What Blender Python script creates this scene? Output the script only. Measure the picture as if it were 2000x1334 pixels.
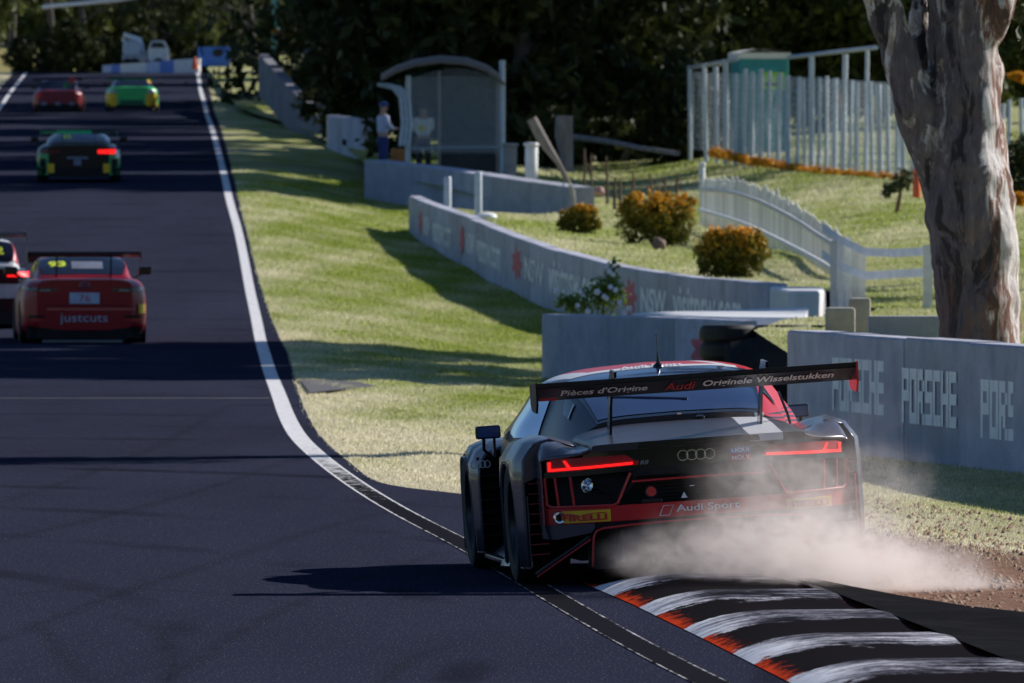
import bpy, bmesh, math, random
import numpy as np
from mathutils import Vector, Matrix
random.seed(7); rng = np.random.default_rng(7)
S = bpy.context.scene; C = S.collection
for o in list(bpy.data.objects): bpy.data.objects.remove(o)

# ---------------------------------------------------------------- camera, sky, sun, exposure
F = 22222.0; YH = 403.0; CH = 2.13
cam = bpy.data.cameras.new('camera'); camo = bpy.data.objects.new('camera', cam); C.objects.link(camo)
cam.sensor_width = 36; cam.lens = 400; cam.clip_start = 1; cam.clip_end = 3000
camo.location = (0, 0, CH); camo.rotation_euler = (math.radians(90) - math.atan(264 / F), 0, 0)
cam.dof.use_dof = True; cam.dof.focus_distance = 64.2; cam.dof.aperture_fstop = 15
S.camera = camo
SUN_EL = 31.0; SUN_AZ = 30.0      # azimuth from +X towards +Y
sd = Vector((math.cos(math.radians(SUN_AZ)) * math.cos(math.radians(SUN_EL)), math.sin(math.radians(SUN_AZ)) * math.cos(math.radians(SUN_EL)), math.sin(math.radians(SUN_EL))))
W = bpy.data.worlds.new('World'); S.world = W; W.use_nodes = True
nt = W.node_tree; bg = nt.nodes['Background']; sky = nt.nodes.new('ShaderNodeTexSky')
sky.sky_type = 'NISHITA'; sky.sun_disc = False; sky.sun_elevation = math.radians(SUN_EL); sky.sun_rotation = math.radians(90 - SUN_AZ)
sky.air_density = 1.0; sky.dust_density = 0.1; sky.ozone_density = 6.0
nt.links.new(sky.outputs[0], bg.inputs[0]); bg.inputs[1].default_value = 0.072
sl = bpy.data.lights.new('sun', 'SUN'); sl.energy = 5.0; sl.angle = math.radians(0.5); sl.color = (1.0, 0.94, 0.86)
so = bpy.data.objects.new('sun', sl); C.objects.link(so); so.rotation_euler = sd.to_track_quat('Z', 'Y').to_euler(); so.location = (30, 60, 40)
S.view_settings.view_transform = 'Standard'; S.view_settings.look = 'None'; S.view_settings.gamma = 1; S.view_settings.use_curve_mapping = False
S.view_settings.exposure = 0.25
S.render.engine = 'CYCLES'
S.cycles.volume_max_steps = 64; S.cycles.volume_step_rate = 1.0; S.cycles.volume_bounces = 4

# ---------------------------------------------------------------- materials
def nodes(name):
    m = bpy.data.materials.new(name); m.use_nodes = True
    return m, m.node_tree.nodes, m.node_tree.links, m.node_tree.nodes['Principled BSDF']
def noise(n, l, scale, detail=4, vec=None, rough=.6, dist=0):
    t = n.new('ShaderNodeTexNoise'); t.inputs['Scale'].default_value = scale; t.inputs['Detail'].default_value = detail
    t.inputs['Roughness'].default_value = rough; t.inputs['Distortion'].default_value = dist
    if vec is not None: l.new(vec, t.inputs['Vector'])
    return t.outputs['Fac']
def objco(n, l, sc=(1, 1, 1)):
    c = n.new('ShaderNodeTexCoord'); mp = n.new('ShaderNodeMapping'); mp.inputs['Scale'].default_value = sc
    l.new(c.outputs['Object'], mp.inputs['Vector']); return mp.outputs['Vector']
def ramp(n, l, fac, stops):
    r = n.new('ShaderNodeValToRGB'); e = r.color_ramp.elements
    while len(e) < len(stops): e.new(.5)
    for i, (p, c) in enumerate(stops): e[i].position = p; e[i].color = (*c, 1) if len(c) == 3 else c
    l.new(fac, r.inputs['Fac']); return r.outputs['Color']
def mix(n, l, fac, a, b, mode='MIX'):
    m = n.new('ShaderNodeMix'); m.data_type = 'RGBA'; m.blend_type = mode
    for s, v in ((0, fac), (6, a), (7, b)):
        if isinstance(v, (int, float)): m.inputs[s].default_value = v
        elif isinstance(v, tuple): m.inputs[s].default_value = (*v, 1)
        else: l.new(v, m.inputs[s])
    return m.outputs[2]
def math_(n, l, op, a, b=0, c=None):
    m = n.new('ShaderNodeMath'); m.operation = op
    for i, v in enumerate((a, b) if c is None else (a, b, c)):
        if isinstance(v, (int, float)): m.inputs[i].default_value = v
        else: l.new(v, m.inputs[i])
    return m.outputs[0]
def bump(n, l, b, fac, strength=.3, dist=.02):
    k = n.new('ShaderNodeBump'); k.inputs['Strength'].default_value = strength; k.inputs['Distance'].default_value = dist
    l.new(fac, k.inputs['Height']); l.new(k.outputs[0], b.inputs['Normal'])
MATS = {}
def pm(name, col, rough=.6, metal=0, var=.18, scale=4.0, bmp=0, bscale=30, sc=(1, 1, 1), coat=0, spec=.5, emit=0):
    if name in MATS: return MATS[name]
    m, n, l, b = nodes(name); v = objco(n, l, sc)
    f = noise(n, l, scale, 5, v)
    lo = tuple(c * (1 - var) for c in col); hi = tuple(min(1, c * (1 + var)) for c in col)
    l.new(ramp(n, l, f, [(.3, lo), (.7, hi)]), b.inputs['Base Color'])
    b.inputs['Roughness'].default_value = rough; b.inputs['Metallic'].default_value = metal
    b.inputs['Coat Weight'].default_value = coat; b.inputs['Coat Roughness'].default_value = .06; b.inputs['Specular IOR Level'].default_value = spec
    if emit: b.inputs['Emission Color'].default_value = (*col, 1); b.inputs['Emission Strength'].default_value = emit
    if bmp: bump(n, l, b, noise(n, l, bscale, 4, v), bmp, .01)
    MATS[name] = m; return m

# ---------------------------------------------------------------- object helpers
def link(name, me, parent=None, loc=None):
    o = bpy.data.objects.new(name, me); C.objects.link(o)
    if parent is not None: o.parent = parent
    if loc is not None: o.location = loc
    return o
def tag(o, label=None, cat=None, group=None, kind=None):
    if label: o['label'] = label
    if cat: o['category'] = cat
    if group: o['group'] = group
    if kind: o['kind'] = kind
    return o
def empty(name, loc=(0, 0, 0), rot=(0, 0, 0), label=None, cat=None, group=None):
    o = bpy.data.objects.new(name, None); C.objects.link(o); o.empty_display_size = .2
    o.location = loc; o.rotation_euler = rot
    return tag(o, label, cat, group)
def mesh(name, v, f, m=None, parent=None, smooth=False, loc=None):
    me = bpy.data.meshes.new(name); me.from_pydata([tuple(map(float, p)) for p in v], [], [tuple(map(int, q)) for q in f]); 
    if m is not None: me.materials.append(m)
    if smooth: me.polygons.foreach_set('use_smooth', [True] * len(me.polygons))
    me.update(); return link(name, me, parent, loc)
def bigmesh(name, V, Q, m, parent=None, attrs=None, k=4):
    """numpy mesh: V (n,3), Q (m,k)"""
    me = bpy.data.meshes.new(name); V = np.asarray(V, np.float32); Q = np.asarray(Q, np.int32)
    me.vertices.add(len(V)); me.vertices.foreach_set('co', V.ravel())
    me.loops.add(Q.size); me.loops.foreach_set('vertex_index', Q.ravel())
    me.polygons.add(len(Q)); me.polygons.foreach_set('loop_start', np.arange(0, Q.size, k, dtype=np.int32))
    try: me.polygons.foreach_set('loop_total', np.full(len(Q), k, np.int32))
    except Exception: pass
    me.update(calc_edges=True); me.validate()
    if m is not None: me.materials.append(m)
    for an, arr in (attrs or {}).items():
        a = me.attributes.new(an, 'FLOAT', 'POINT'); a.data.foreach_set('value', np.asarray(arr, np.float32))
    if name is None: return me
    return link(name, me, parent)
def grid_faces(nu, nv, wrap=False):
    f = []
    for i in range(nu - 1):
        for j in range(nv - 1 if not wrap else nv):
            a = i * nv + j; b = i * nv + (j + 1) % nv; f.append((a, b, b + nv, a + nv))
    return f
class MB:
    def __init__(s): s.v = []; s.f = []
    def add(s, v, f): o = len(s.v); s.v += [tuple(p) for p in v]; s.f += [tuple(i + o for i in q) for q in f]; return s
    def box(s, x0, x1, y0, y1, z0, z1):
        return s.add([(x0, y0, z0), (x1, y0, z0), (x1, y1, z0), (x0, y1, z0), (x0, y0, z1), (x1, y0, z1), (x1, y1, z1), (x0, y1, z1)],
                     [(0, 3, 2, 1), (4, 5, 6, 7), (0, 1, 5, 4), (1, 2, 6, 5), (2, 3, 7, 6), (3, 0, 4, 7)])
    def tube(s, pts, r, n=8):
        pts = [Vector(p) for p in pts]; R = r if isinstance(r, (list, tuple)) else [r] * len(pts); vs = []
        up = None
        for i, p in enumerate(pts):
            t = (pts[min(i + 1, len(pts) - 1)] - pts[max(i - 1, 0)]).normalized()
            if up is None: up = Vector((0, 0, 1)) if abs(t.z) < .9 else Vector((0, 1, 0))
            a = t.cross(up).normalized(); b = a.cross(t).normalized(); up = b
            for k in range(n):
                th = 2 * math.pi * k / n; vs.append(p + (a * math.cos(th) + b * math.sin(th)) * R[i])
        f = grid_faces(len(pts), n, True); m = len(pts)
        f += [tuple(range(n))[::-1], tuple((m - 1) * n + k for k in range(n))]
        return s.add(vs, f)
    def prism(s, out, axis, a, b):
        """outline (2D list) extruded along axis 0/1/2 from a to b"""
        n = len(out)
        def P(q, t): q = list(q); q.insert(axis, t); return tuple(q)
        v = [P(q, a) for q in out] + [P(q, b) for q in out]
        f = [tuple(range(n))[::-1], tuple(range(n, 2 * n))] + [(i, (i + 1) % n, n + (i + 1) % n, n + i) for i in range(n)]
        return s.add(v, f)
    def lathe(s, prof, axis='x', c=(0, 0, 0), n=32, closed=False):
        v = []
        for k in range(n):
            th = 2 * math.pi * k / n
            for (r, t) in prof:
                p = {'x': (t, r * math.cos(th), r * math.sin(th)), 'y': (r * math.cos(th), t, r * math.sin(th)), 'z': (r * math.cos(th), r * math.sin(th), t)}[axis]
                v.append((p[0] + c[0], p[1] + c[1], p[2] + c[2]))
        m = len(prof); f = []
        for k in range(n):
            for j in range(m - 1 if not closed else m):
                a = k * m + j; b = k * m + (j + 1) % m; k2 = ((k + 1) % n) * m; f.append((a, b, k2 + (j + 1) % m, k2 + j))
        return s.add(v, f)
    def build(s, name, m, parent=None, smooth=False, bevel=0, loc=None):
        o = mesh(name, s.v, s.f, m, parent, smooth, loc)
        if bevel:
            b = o.modifiers.new('bevel', 'BEVEL'); b.width = bevel; b.segments = 2; b.limit_method = 'ANGLE'; b.angle_limit = math.radians(40)
        if smooth:
            e = o.modifiers.new('split', 'EDGE_SPLIT'); e.split_angle = math.radians(38)
        return o
def catm(xs, ys, x):
    """smooth monotone-ish (finite difference hermite) interpolation, ys (n,...)"""
    xs = np.asarray(xs, float); ys = np.asarray(ys, float); x = np.clip(x, xs[0], xs[-1])
    i = int(np.clip(np.searchsorted(xs, x) - 1, 0, len(xs) - 2)); h = xs[i + 1] - xs[i]; t = (x - xs[i]) / h
    d = lambda k: (ys[k + 1] - ys[k]) / (xs[k + 1] - xs[k])
    def m(k):
        if k == 0: return d(0)
        if k == len(xs) - 1: return d(k - 1)
        a, b = d(k - 1), d(k)
        return np.where(a * b > 0, 2 * a * b / np.where(a + b == 0, 1, a + b), 0)
    m0, m1 = m(i), m(i + 1)
    return (2*t**3-3*t*t+1)*ys[i] + (t**3-2*t*t+t)*h*m0 + (-2*t**3+3*t*t)*ys[i+1] + (t**3-t*t)*h*m1
class Loft:
    """half sections (outer bottom -> centre top), mirrored"""
    def __init__(s, st): s.y = [a for a, b in st]; s.s = np.array([b for a, b in st], float); s.k = s.s.shape[1]; s.cache = {}
    def sec(s, y):
        y = round(float(y), 5)
        if y not in s.cache: s.cache[y] = catm(s.y, s.s, y)
        return s.cache[y]
    def at(s, y, u, side=1, off=0):
        q = s.sec(y); xs = np.linspace(0, 1, s.k); p = catm(xs, q, u)
        if off:
            a = catm(xs, q, min(1, u + .02)); b = catm(xs, q, max(0, u - .02)); t = a - b; L = math.hypot(*t) or 1
            yy = .03; q2 = catm(xs, s.sec(min(s.y[-1], y + yy)), u); q1 = catm(xs, s.sec(max(s.y[0], y - yy)), u)
            nx, nz = t[1] / L, -t[0] / L; slope = ((q2 - q1) @ np.array([nx, nz])) / (2 * yy)
            n = np.array([nx, -slope, nz]); n /= np.linalg.norm(n)
            return (side * (p[0] + off * n[0]), y + off * n[1], p[1] + off * n[2])
        return (side * p[0], y, p[1])
    def full(s, name, m, parent, ny=50, nu=22, cap=True, smooth=True):
        ys = np.linspace(s.y[0], s.y[-1], ny); us = np.linspace(0, 1, nu); v = []
        for y in ys:
            v += [s.at(y, u, -1) for u in us] + [s.at(y, u, 1) for u in us[::-1][1:]]
        nv = 2 * nu - 1; f = grid_faces(ny, nv)
        if cap: f += [tuple(range(nv)), tuple((ny - 1) * nv + k for k in range(nv))[::-1]]
        b = MB().add(v, f); return b.build(name, m, parent, smooth)
    def patch(s, name, m, parent, y0, y1, u0, u1, side=1, off=.004, ny=20, nu=10, fn=None):
        """y0/y1/u0/u1 may be callables of the other parameter's fraction"""
        v = []
        for i in range(ny):
            for j in range(nu):
                a, b = i / (ny - 1), j / (nu - 1)
                y = (y0(b) if callable(y0) else y0) * (1 - a) + (y1(b) if callable(y1) else y1) * a
                u = (u0(a) if callable(u0) else u0) * (1 - b) + (u1(a) if callable(u1) else u1) * b
                v.append(s.at(y, u, side, off))
        return MB().add(v, grid_faces(ny, nu)).build(name, m, parent, True)
    def strip(s, name, m, parent, y0, y1, u, off=.004, ny=20, nu=9):
        """patch across the centre line: from u (left) over 1 to u (right)"""
        v = []
        for i in range(ny):
            a = i / (ny - 1); y = y0 * (1 - a) + y1 * a; uu = u(a) if callable(u) else u
            row = [s.at(y, uu + (1 - uu) * j / (nu - 1), -1, off) for j in range(nu)]
            v += row + [(-p[0], p[1], p[2]) for p in row[::-1][1:]]
        return MB().add(v, grid_faces(ny, 2 * nu - 1)).build(name, m, parent, True)
_tc = {}
def text2d(s, off=0.0, shear=0.0):
    k = (s, off, shear)
    if k not in _tc:
        cu = bpy.data.curves.new('txt', 'FONT'); cu.body = s; cu.size = 1; cu.offset = off; cu.shear = shear; cu.resolution_u = 3
        ob = bpy.data.objects.new('txt', cu); C.objects.link(ob); bpy.context.view_layer.update()
        me = bpy.data.meshes.new_from_object(ob.evaluated_get(bpy.context.evaluated_depsgraph_get()))
        v = np.array([q.co[:2] for q in me.vertices]); f = [tuple(p.vertices) for p in me.polygons]
        bpy.data.objects.remove(ob); bpy.data.meshes.remove(me)
        lo = v.min(0); hi = v.max(0); _tc[k] = ((v - lo) / (hi - lo), f)
    return _tc[k]
def text_on(s, fn, m, parent, name='lettering', off=0.01, shear=0.0):
    """fn(u,v) with u,v in 0..1 -> 3D"""
    v, f = text2d(s, off, shear)
    return mesh(name, [fn(a, b) for a, b in v], f, m, parent)
def P(px, py, d): return Vector(((px - 1000) * d / F, d, CH + (YH - py) * d / F))

# ---------------------------------------------------------------- terrain functions
_Y = np.arange(20, 1200, 1.0)
_z = np.interp(_Y, [20, 146, 170, 200, 240, 278, 350, 444, 552, 575, 620, 1200], [0, 0, .12, .62, 1.66, 2.72, 4.05, 5.69, 8.65, 8.7, 7.6, 7.6])
_k = np.hanning(23); _k /= _k.sum(); _zs = np.convolve(np.pad(_z, 11, 'edge'), _k, 'valid')
def zr(Y): return np.interp(Y, _Y, _zs)
_ypx = YH + (CH - _zs) * F / _Y
def Yof(py):      # depth at which the road shows at image row py
    m = (_Y >= 40) & (_Y <= 560); return float(np.interp(-py, -_ypx[m], _Y[m]))
def g(px, py): Y = Yof(py); return ((px - 1000) * Y / F, Y)
line_px = [(385,135),(393,180),(400,205),(412,245),(430,310),(447,385),(465,450),(485,550),(500,620),(513,680),(540,760),(580,850),(620,890),(700,950),(800,1010),(915,1068),(1045,1145),(1200,1236),(1385,1334)]
LP = [g(*p) for p in line_px][::-1]; LP = [(1.9, 38)] + LP + [(-17.5, 620), (-22, 700), (-60, 1100)]
def _smooth(pts, w):
    ys = np.arange(20, 1100, .5); xs = np.array([float(catm([p[1] for p in pts], np.array([p[0] for p in pts]), y)) for y in ys]); k = np.hanning(w); k /= k.sum()
    return ys, np.convolve(np.pad(xs, w // 2, 'edge'), k, 'valid')
_LY, _LX = _smooth(LP, 21)
def Xline(Y): return np.interp(Y, _LY, _LX)
asph_px = [(402,135),(414,195),(428,240),(448,310),(466,385),(482,450),(502,530),(530,620),(562,690),(592,790),(625,850),(680,900),(760,950)]
AP = [g(*p) for p in asph_px][::-1]; AP = [(6.2, 20), (5, 35), (3.3, 50), (2.62, 57.5), (1.9, 63), (1.5, 70), (.9, 76), (.1, 82), (-.4, 84.6)] + AP + [(-17.0, 620), (-21, 700), (-58, 1100)]
_AY, _AX = _smooth(AP, 13)
def Xasph(Y): return np.interp(Y, _AY, _AX)
def drop(Y): return np.interp(Y, [90, 150, 200, 250, 278, 350, 480], [0, .2, .27, .48, .52, .15, 0])
def zverge(X, Y):
    t = np.clip((X - Xasph(Y)) / 4.2, 0, 1); return zr(Y) - drop(Y) * t * t * (3 - 2 * t)
def zroad(X, Y):
    return zr(Y)
CP = [(1500,560,166),(1300,510,185),(1000,440,215),(1130,462,225),(1280,475,215),(1430,545,180),(1000,425,255),(1365,447,240),(1500,507,210),(1608,556,180),
      (1160,380,285),(1250,350,300),(1400,300,300),(1300,300,330),(1780,352,258),(1650,400,240),(1750,450,205),(1640,470,195),(1800,600,150),(1900,650,130),(1850,690,108),(1920,700,98),(900,424,266),(1060,426,259),(1110,426,256),(1160,432,248),(940,335,281),(800,318,288),
      (2000,400,240),(2000,470,190),(2000,690,100),(860,322,283),(1050,362,272),(712,330,292),(1060,415,262)]
cpw = np.array([tuple(P(*c)) for c in CP] + [(-5, 350, 4.1), (-9, 444, 5.9), (0, 444, 6.3), (0, 550, 9), (12, 350, 4.6), (30, 300, 4), (30, 440, 7), (30, 550, 9.5), (40, 200, 3), (40, 120, 2), (-14, 555, 8.9), (30, 60, .8), (9, 60, .3), (7, 80, .5)])
_nw = [(798,252,383),(850,238,404),(905,227,422),(950,217,442),(1060,200,483),(1200,185,519),(1350,175,541)]
cpw = np.concatenate([cpw, np.array([((a - 1000) * d / F + .45, d, CH + (YH - t) * d / F - .10) for a, d, t in _nw])])
def _mq(dx, dy): return np.sqrt((dx * 7) ** 2 + dy ** 2 + 14.0 ** 2)
_A = _mq(cpw[:, None, 0] - cpw[None, :, 0], cpw[:, None, 1] - cpw[None, :, 1]); _n = len(cpw)
_Pm = np.concatenate([np.ones((_n, 1)), cpw[:, :1], cpw[:, 1:2] / 10], 1)
_M = np.block([[_A - np.eye(_n) * 1.2 * 14, _Pm], [_Pm.T, np.zeros((3, 3))]]) if False else np.block([[_A + np.eye(_n) * -6.0, _Pm], [_Pm.T, np.zeros((3, 3))]])
_c = np.linalg.lstsq(_M, np.concatenate([cpw[:, 2], np.zeros(3)]), rcond=None)[0]
def zgard(X, Y):
    X = np.asarray(X, float); Y = np.asarray(Y, float); sh = X.shape; x = np.clip(X.ravel(), -60, 32)[:, None]; y = np.clip(Y.ravel(), 55, 700)[:, None]
    r = (_mq(x - cpw[:, 0], y - cpw[:, 1]) * _c[:_n]).sum(1) + _c[_n] + _c[_n + 1] * x[:, 0] + _c[_n + 2] * y[:, 0] / 10; return r.reshape(sh)
# boundary between verge and garden (the line of the walls): X as a function of Y
NSW = [(800, 252), (850, 238), (950, 217), (1060, 200), (1200, 185), (1350, 175), (1500, 166)]
nswX = [((a - 1000) * b / F, b) for a, b in NSW]
BP = [(8.5, 20), (5.6, 72), (4.05, 90), (3.1, 97), (2.45, 101), (2.6, 128), (3.2, 139), (4.6, 146), (4.65, 163), (4.2, 166.4)] + [(x + .12, y) for x, y in nswX[::-1]] + [(-1.6, 254.5), (.4, 258), (1.45, 261.5), (.3, 266), (-1.8, 272.5), (-3.5, 279.5), (-5.1, 340), (-5.8, 352), (-8, 400), (-11, 450), (-15, 555), (-16, 620), (-20, 700), (-55, 1100)]
def Xb(Y): return np.interp(Y, [p[1] for p in BP], [p[0] for p in BP])
# ---------------------------------------------------------------- ground
def attr(n, name):
    a = n.new('ShaderNodeAttribute'); a.attribute_name = name; return a.outputs['Fac']
# asphalt
m, n, l, b = nodes('asphalt'); v = objco(n, l)
fine = noise(n, l, 60, 6, v, .75); big = noise(n, l, .35, 4, objco(n, l, (1, .12, 1)), .6, .3)
spk = noise(n, l, 85, 2, objco(n, l, (1, .25, 1)), .5)
col = ramp(n, l, fine, [(.3, (.007, .009, .018)), (.72, (.052, .056, .092))])
col = mix(n, l, .5, col, ramp(n, l, big, [(.3, (.017, .020, .037)), (.7, (.036, .041, .070))]))
col = mix(n, l, math_(n, l, 'GREATER_THAN', spk, .655), col, (.13, .13, .15))
# rubbered arcs left by tyres
w = n.new('ShaderNodeTexWave'); w.wave_type = 'RINGS'; w.rings_direction = 'SPHERICAL'; w.inputs['Scale'].default_value = .22; w.inputs['Distortion'].default_value = 1.2; w.inputs['Detail'].default_value = 2; w.inputs['Detail Scale'].default_value = .3
mp = n.new('ShaderNodeMapping'); mp.inputs['Location'].default_value = (5.2, -13, 0); mp.inputs['Scale'].default_value = (1, .24, 1); l.new(objco(n, l), mp.inputs['Vector']); l.new(mp.outputs[0], w.inputs['Vector'])
arc = math_(n, l, 'MULTIPLY', ramp(n, l, w.outputs['Fac'], [(.90, (0, 0, 0)), (.99, (1, 1, 1))]), ramp(n, l, noise(n, l, .5, 3, objco(n, l, (1, .3, 1))), [(.45, (0, 0, 0)), (.65, (.5, .5, .5))]))
col = mix(n, l, arc, col, (.007, .007, .010))
l.new(col, b.inputs['Base Color']); b.inputs['Roughness'].default_value = 1.0; b.inputs['Specular IOR Level'].default_value = 0.0
bump(n, l, b, fine, .6, .008); ASPH = m
# grass ground
m, n, l, b = nodes('turf'); v = objco(n, l)
f1 = noise(n, l, 1.6, 6, objco(n, l, (1, .35, 1)), .7); f2 = noise(n, l, 22, 5, v, .7)
green = ramp(n, l, f2, [(.25, (.14, .18, .035)), (.5, (.26, .30, .065)), (.75, (.36, .38, .11))])
dryc = ramp(n, l, f2, [(.25, (.45, .39, .25)), (.5, (.64, .57, .40)), (.75, (.78, .71, .53))])
dd = math_(n, l, 'ADD', attr(n, 'dry'), math_(n, l, 'MULTIPLY', math_(n, l, 'SUBTRACT', f1, .5), 1.6)); dd = math_(n, l, 'MINIMUM', math_(n, l, 'MAXIMUM', dd, 0), 1)
c1 = mix(n, l, dd, green, dryc)
dirt = ramp(n, l, noise(n, l, 9, 7, v, .8), [(.3, (.16, .085, .055)), (.55, (.30, .17, .115)), (.75, (.44, .29, .21))])
di = math_(n, l, 'ADD', attr(n, 'dirt'), math_(n, l, 'MULTIPLY', math_(n, l, 'SUBTRACT', noise(n, l, 3.5, 5, v, .7), .5), 1.3)); di = ramp(n, l, di, [(.4, (0, 0, 0)), (.6, (1, 1, 1))])
l.new(mix(n, l, di, c1, dirt), b.inputs['Base Color']); b.inputs['Roughness'].default_value = .95; b.inputs['Specular IOR Level'].default_value = .1
bump(n, l, b, noise(n, l, 35, 5, v, .8), .8, .03); TURF = m
m, n, l, b = nodes('grass_blade')
dd = attr(n, 'dry')
l.new(mix(n, l, dd, ramp(n, l, attr(n, 'rnd'), [(0, (.13, .19, .022)), (.6, (.28, .36, .045)), (1, (.44, .49, .11))]), ramp(n, l, attr(n, 'rnd'), [(0, (.62, .55, .36)), (.6, (.80, .74, .54)), (1, (.90, .86, .68))])), b.inputs['Base Color'])
b.inputs['Roughness'].default_value = .7; b.inputs['Specular IOR Level'].default_value = .15
_t = n.new('ShaderNodeBsdfTranslucent'); l.new(b.inputs['Base Color'].links[0].from_socket, _t.inputs['Color']); _mx = n.new('ShaderNodeMixShader'); _mx.inputs[0].default_value = .5
l.new(b.outputs[0], _mx.inputs[1]); l.new(_t.outputs[0], _mx.inputs[2]); l.new(_mx.outputs[0], n['Material Output'].inputs['Surface']); BLADE = m

def sheet(name, Ys, xl, xr, zf, nx, mt, kind='structure', attrs=None, dz=0):
    V = []; A = {k: [] for k in (attrs or {})}
    for Y in Ys:
        X = np.linspace(xl(Y), xr(Y), nx); YY = np.full(nx, Y); Z = zf(X, YY) + dz
        V.append(np.stack([X, YY, Z], 1))
        for k, fn in (attrs or {}).items(): A[k].append(fn(X, YY))
    V = np.concatenate(V); nY = len(Ys); i = np.arange(nY - 1)[:, None]; j = np.arange(nx - 1)[None]; a = (i * nx + j).ravel()
    Q = np.stack([a, a + 1, a + nx + 1, a + nx], 1)
    o = bigmesh(name, V, Q, mt, attrs={k: np.concatenate(x) for k, x in A.items()}); o.data.polygons.foreach_set('use_smooth', [True] * len(Q)); tag(o, kind=kind); return o
Ys = np.concatenate([np.arange(20, 130, 1.0), np.arange(130, 640, 2.5), np.arange(640, 1100, 20)])
WR = 8.3
def leftedge(Y): return Xline(Y) - np.interp(Y, [100, 300, 450], [11, 9.5, WR])
sheet('road', Ys, lambda Y: leftedge(Y) - .6, Xasph, zroad, 10, ASPH)
def dryf(X, Y):
    t = X - Xasph(Y); near = np.interp(Y, [80, 110, 150, 200, 300, 450], [.95, .85, .5, .30, .2, .35])
    return np.clip(near * np.exp(-np.clip(t, 0, 9) / np.interp(Y, [80, 120, 200], [3.4, 1.5, 1.4])) * 1.25 + .10 + .22 * np.sin(X * 1.3 + Y * .11) * np.sin(Y * .23), 0, 1)
def dirtf(X, Y):
    t = X - Xasph(Y); return np.clip(np.interp(Y, [82, 86], [1.2, 0]) * np.clip((np.interp(Y, [50, 70, 84], [2.6, 1.9, .9]) - t) / .9, 0, 1), 0, 1)
def zv2(X, Y): return zverge(X, Y) + .018 * np.sin(X * 5.1 + Y * .7) * np.clip((X - Xasph(Y)) / .5, 0, 1)
sheet('verge_ground', Ys, Xasph, lambda Y: Xb(Y) + .45, zv2, 26, TURF, attrs={'dry': dryf, 'dirt': dirtf})
def gdry(X, Y): return np.clip(.30 + .25 * np.sin(X * .9 + 1) * np.sin(Y * .13), 0, 1)
sheet('garden_ground', Ys, lambda Y: Xb(Y) + .12, lambda Y: Xb(Y) + 70, zgard, 90, TURF, attrs={'dry': gdry, 'dirt': lambda X, Y: 0 * X})
sheet('left_ground', Ys, lambda Y: leftedge(Y) - 70, lambda Y: leftedge(Y) - .6, lambda X, Y: zr(Y) + .02 * (leftedge(Y) - X) * (Y > 420), 16, TURF, attrs={'dry': lambda X, Y: 0 * X + .75, 'dirt': lambda X, Y: 0 * X})
# rising wooded hill that closes the view
HM = pm('hill_scrub', (.035, .045, .018), .95, var=.5, scale=.15, bmp=1, bscale=1.0)
hy = np.arange(640, 1500, 30.0)
sheet('hill', hy, lambda Y: -260, lambda Y: 260, lambda X, Y: 6 + (Y - 640) * .16 + 2 * np.sin(X * .05), 30, HM)
sheet('far_bank', np.arange(590, 700, 5.0), lambda Y: -48, lambda Y: -16 - (Y - 590) * .05, lambda X, Y: 7.4 + np.interp(Y, [590, 605, 640, 700], [0, 1.6, 3.6, 4.5]), 16, TURF, attrs={'dry': lambda X, Y: 0 * X + .1, 'dirt': lambda X, Y: 0 * X + .46})  # dirt mix darkens the bank in place of tree shade
# unseen slopes behind and left of the camera, added to block low sky
sheet('near_sky_blocker', np.arange(-130, -39, 10.0), lambda Y: -160, lambda Y: 160, lambda X, Y: np.interp(Y, [-130, -60, -40], [42, 14, -1]) + 2 * np.sin(X * .07), 30, HM)
V_ = [(-95 - 55 * k, y, -1 + 12 * k + 2 * math.sin(y * .06)) for y in range(-120, 640, 20) for k in (0, .5, 1)]; mesh('left_sky_blocker', V_, grid_faces(38, 3), HM)['kind'] = 'structure'
sheet('terrain_base', np.array([-60, 20, 700, 1500.0]), lambda Y: -900, lambda Y: 900, lambda X, Y: np.interp(Y, [20, 700, 1500], [-1.5, -1.5, 5]) + 0 * X, 4, HM)

# painted edge line, worn and rubbered over at the apex
m, n, l, b = nodes('line_paint'); v = objco(n, l, (1, .25, 1))
geo = n.new('ShaderNodeNewGeometry'); sx = n.new('ShaderNodeSeparateXYZ'); l.new(geo.outputs['Position'], sx.inputs[0])
ed = attr(n, 'edge')                                   # 0 centre .. 1 rim
wear = ramp(n, l, math_(n, l, 'DIVIDE', sx.outputs['Y'], 120), [(.60, (1, 1, 1)), (.72, (.62, .62, .62)), (.95, (.0, .0, .0))])
ns = noise(n, l, 9, 6, v, .8)
k = math_(n, l, 'ADD', math_(n, l, 'MULTIPLY', wear, 1.0), math_(n, l, 'MULTIPLY', math_(n, l, 'SUBTRACT', ns, .5), 1.4))
k = math_(n, l, 'SUBTRACT', k, math_(n, l, 'MULTIPLY', ramp(n, l, ed, [(.72, (0, 0, 0)), (.9, (1, 1, 1))]), .45))
k = ramp(n, l, k, [(.35, (0, 0, 0)), (.62, (1, 1, 1))])
l.new(mix(n, l, k, ramp(n, l, ns, [(.3, (.50, .50, .52)), (.6, (.74, .74, .76))]), (.008, .008, .012)), b.inputs['Base Color']); b.inputs['Roughness'].default_value = .9; b.inputs['Specular IOR Level'].default_value = .02; LINE = m
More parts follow.
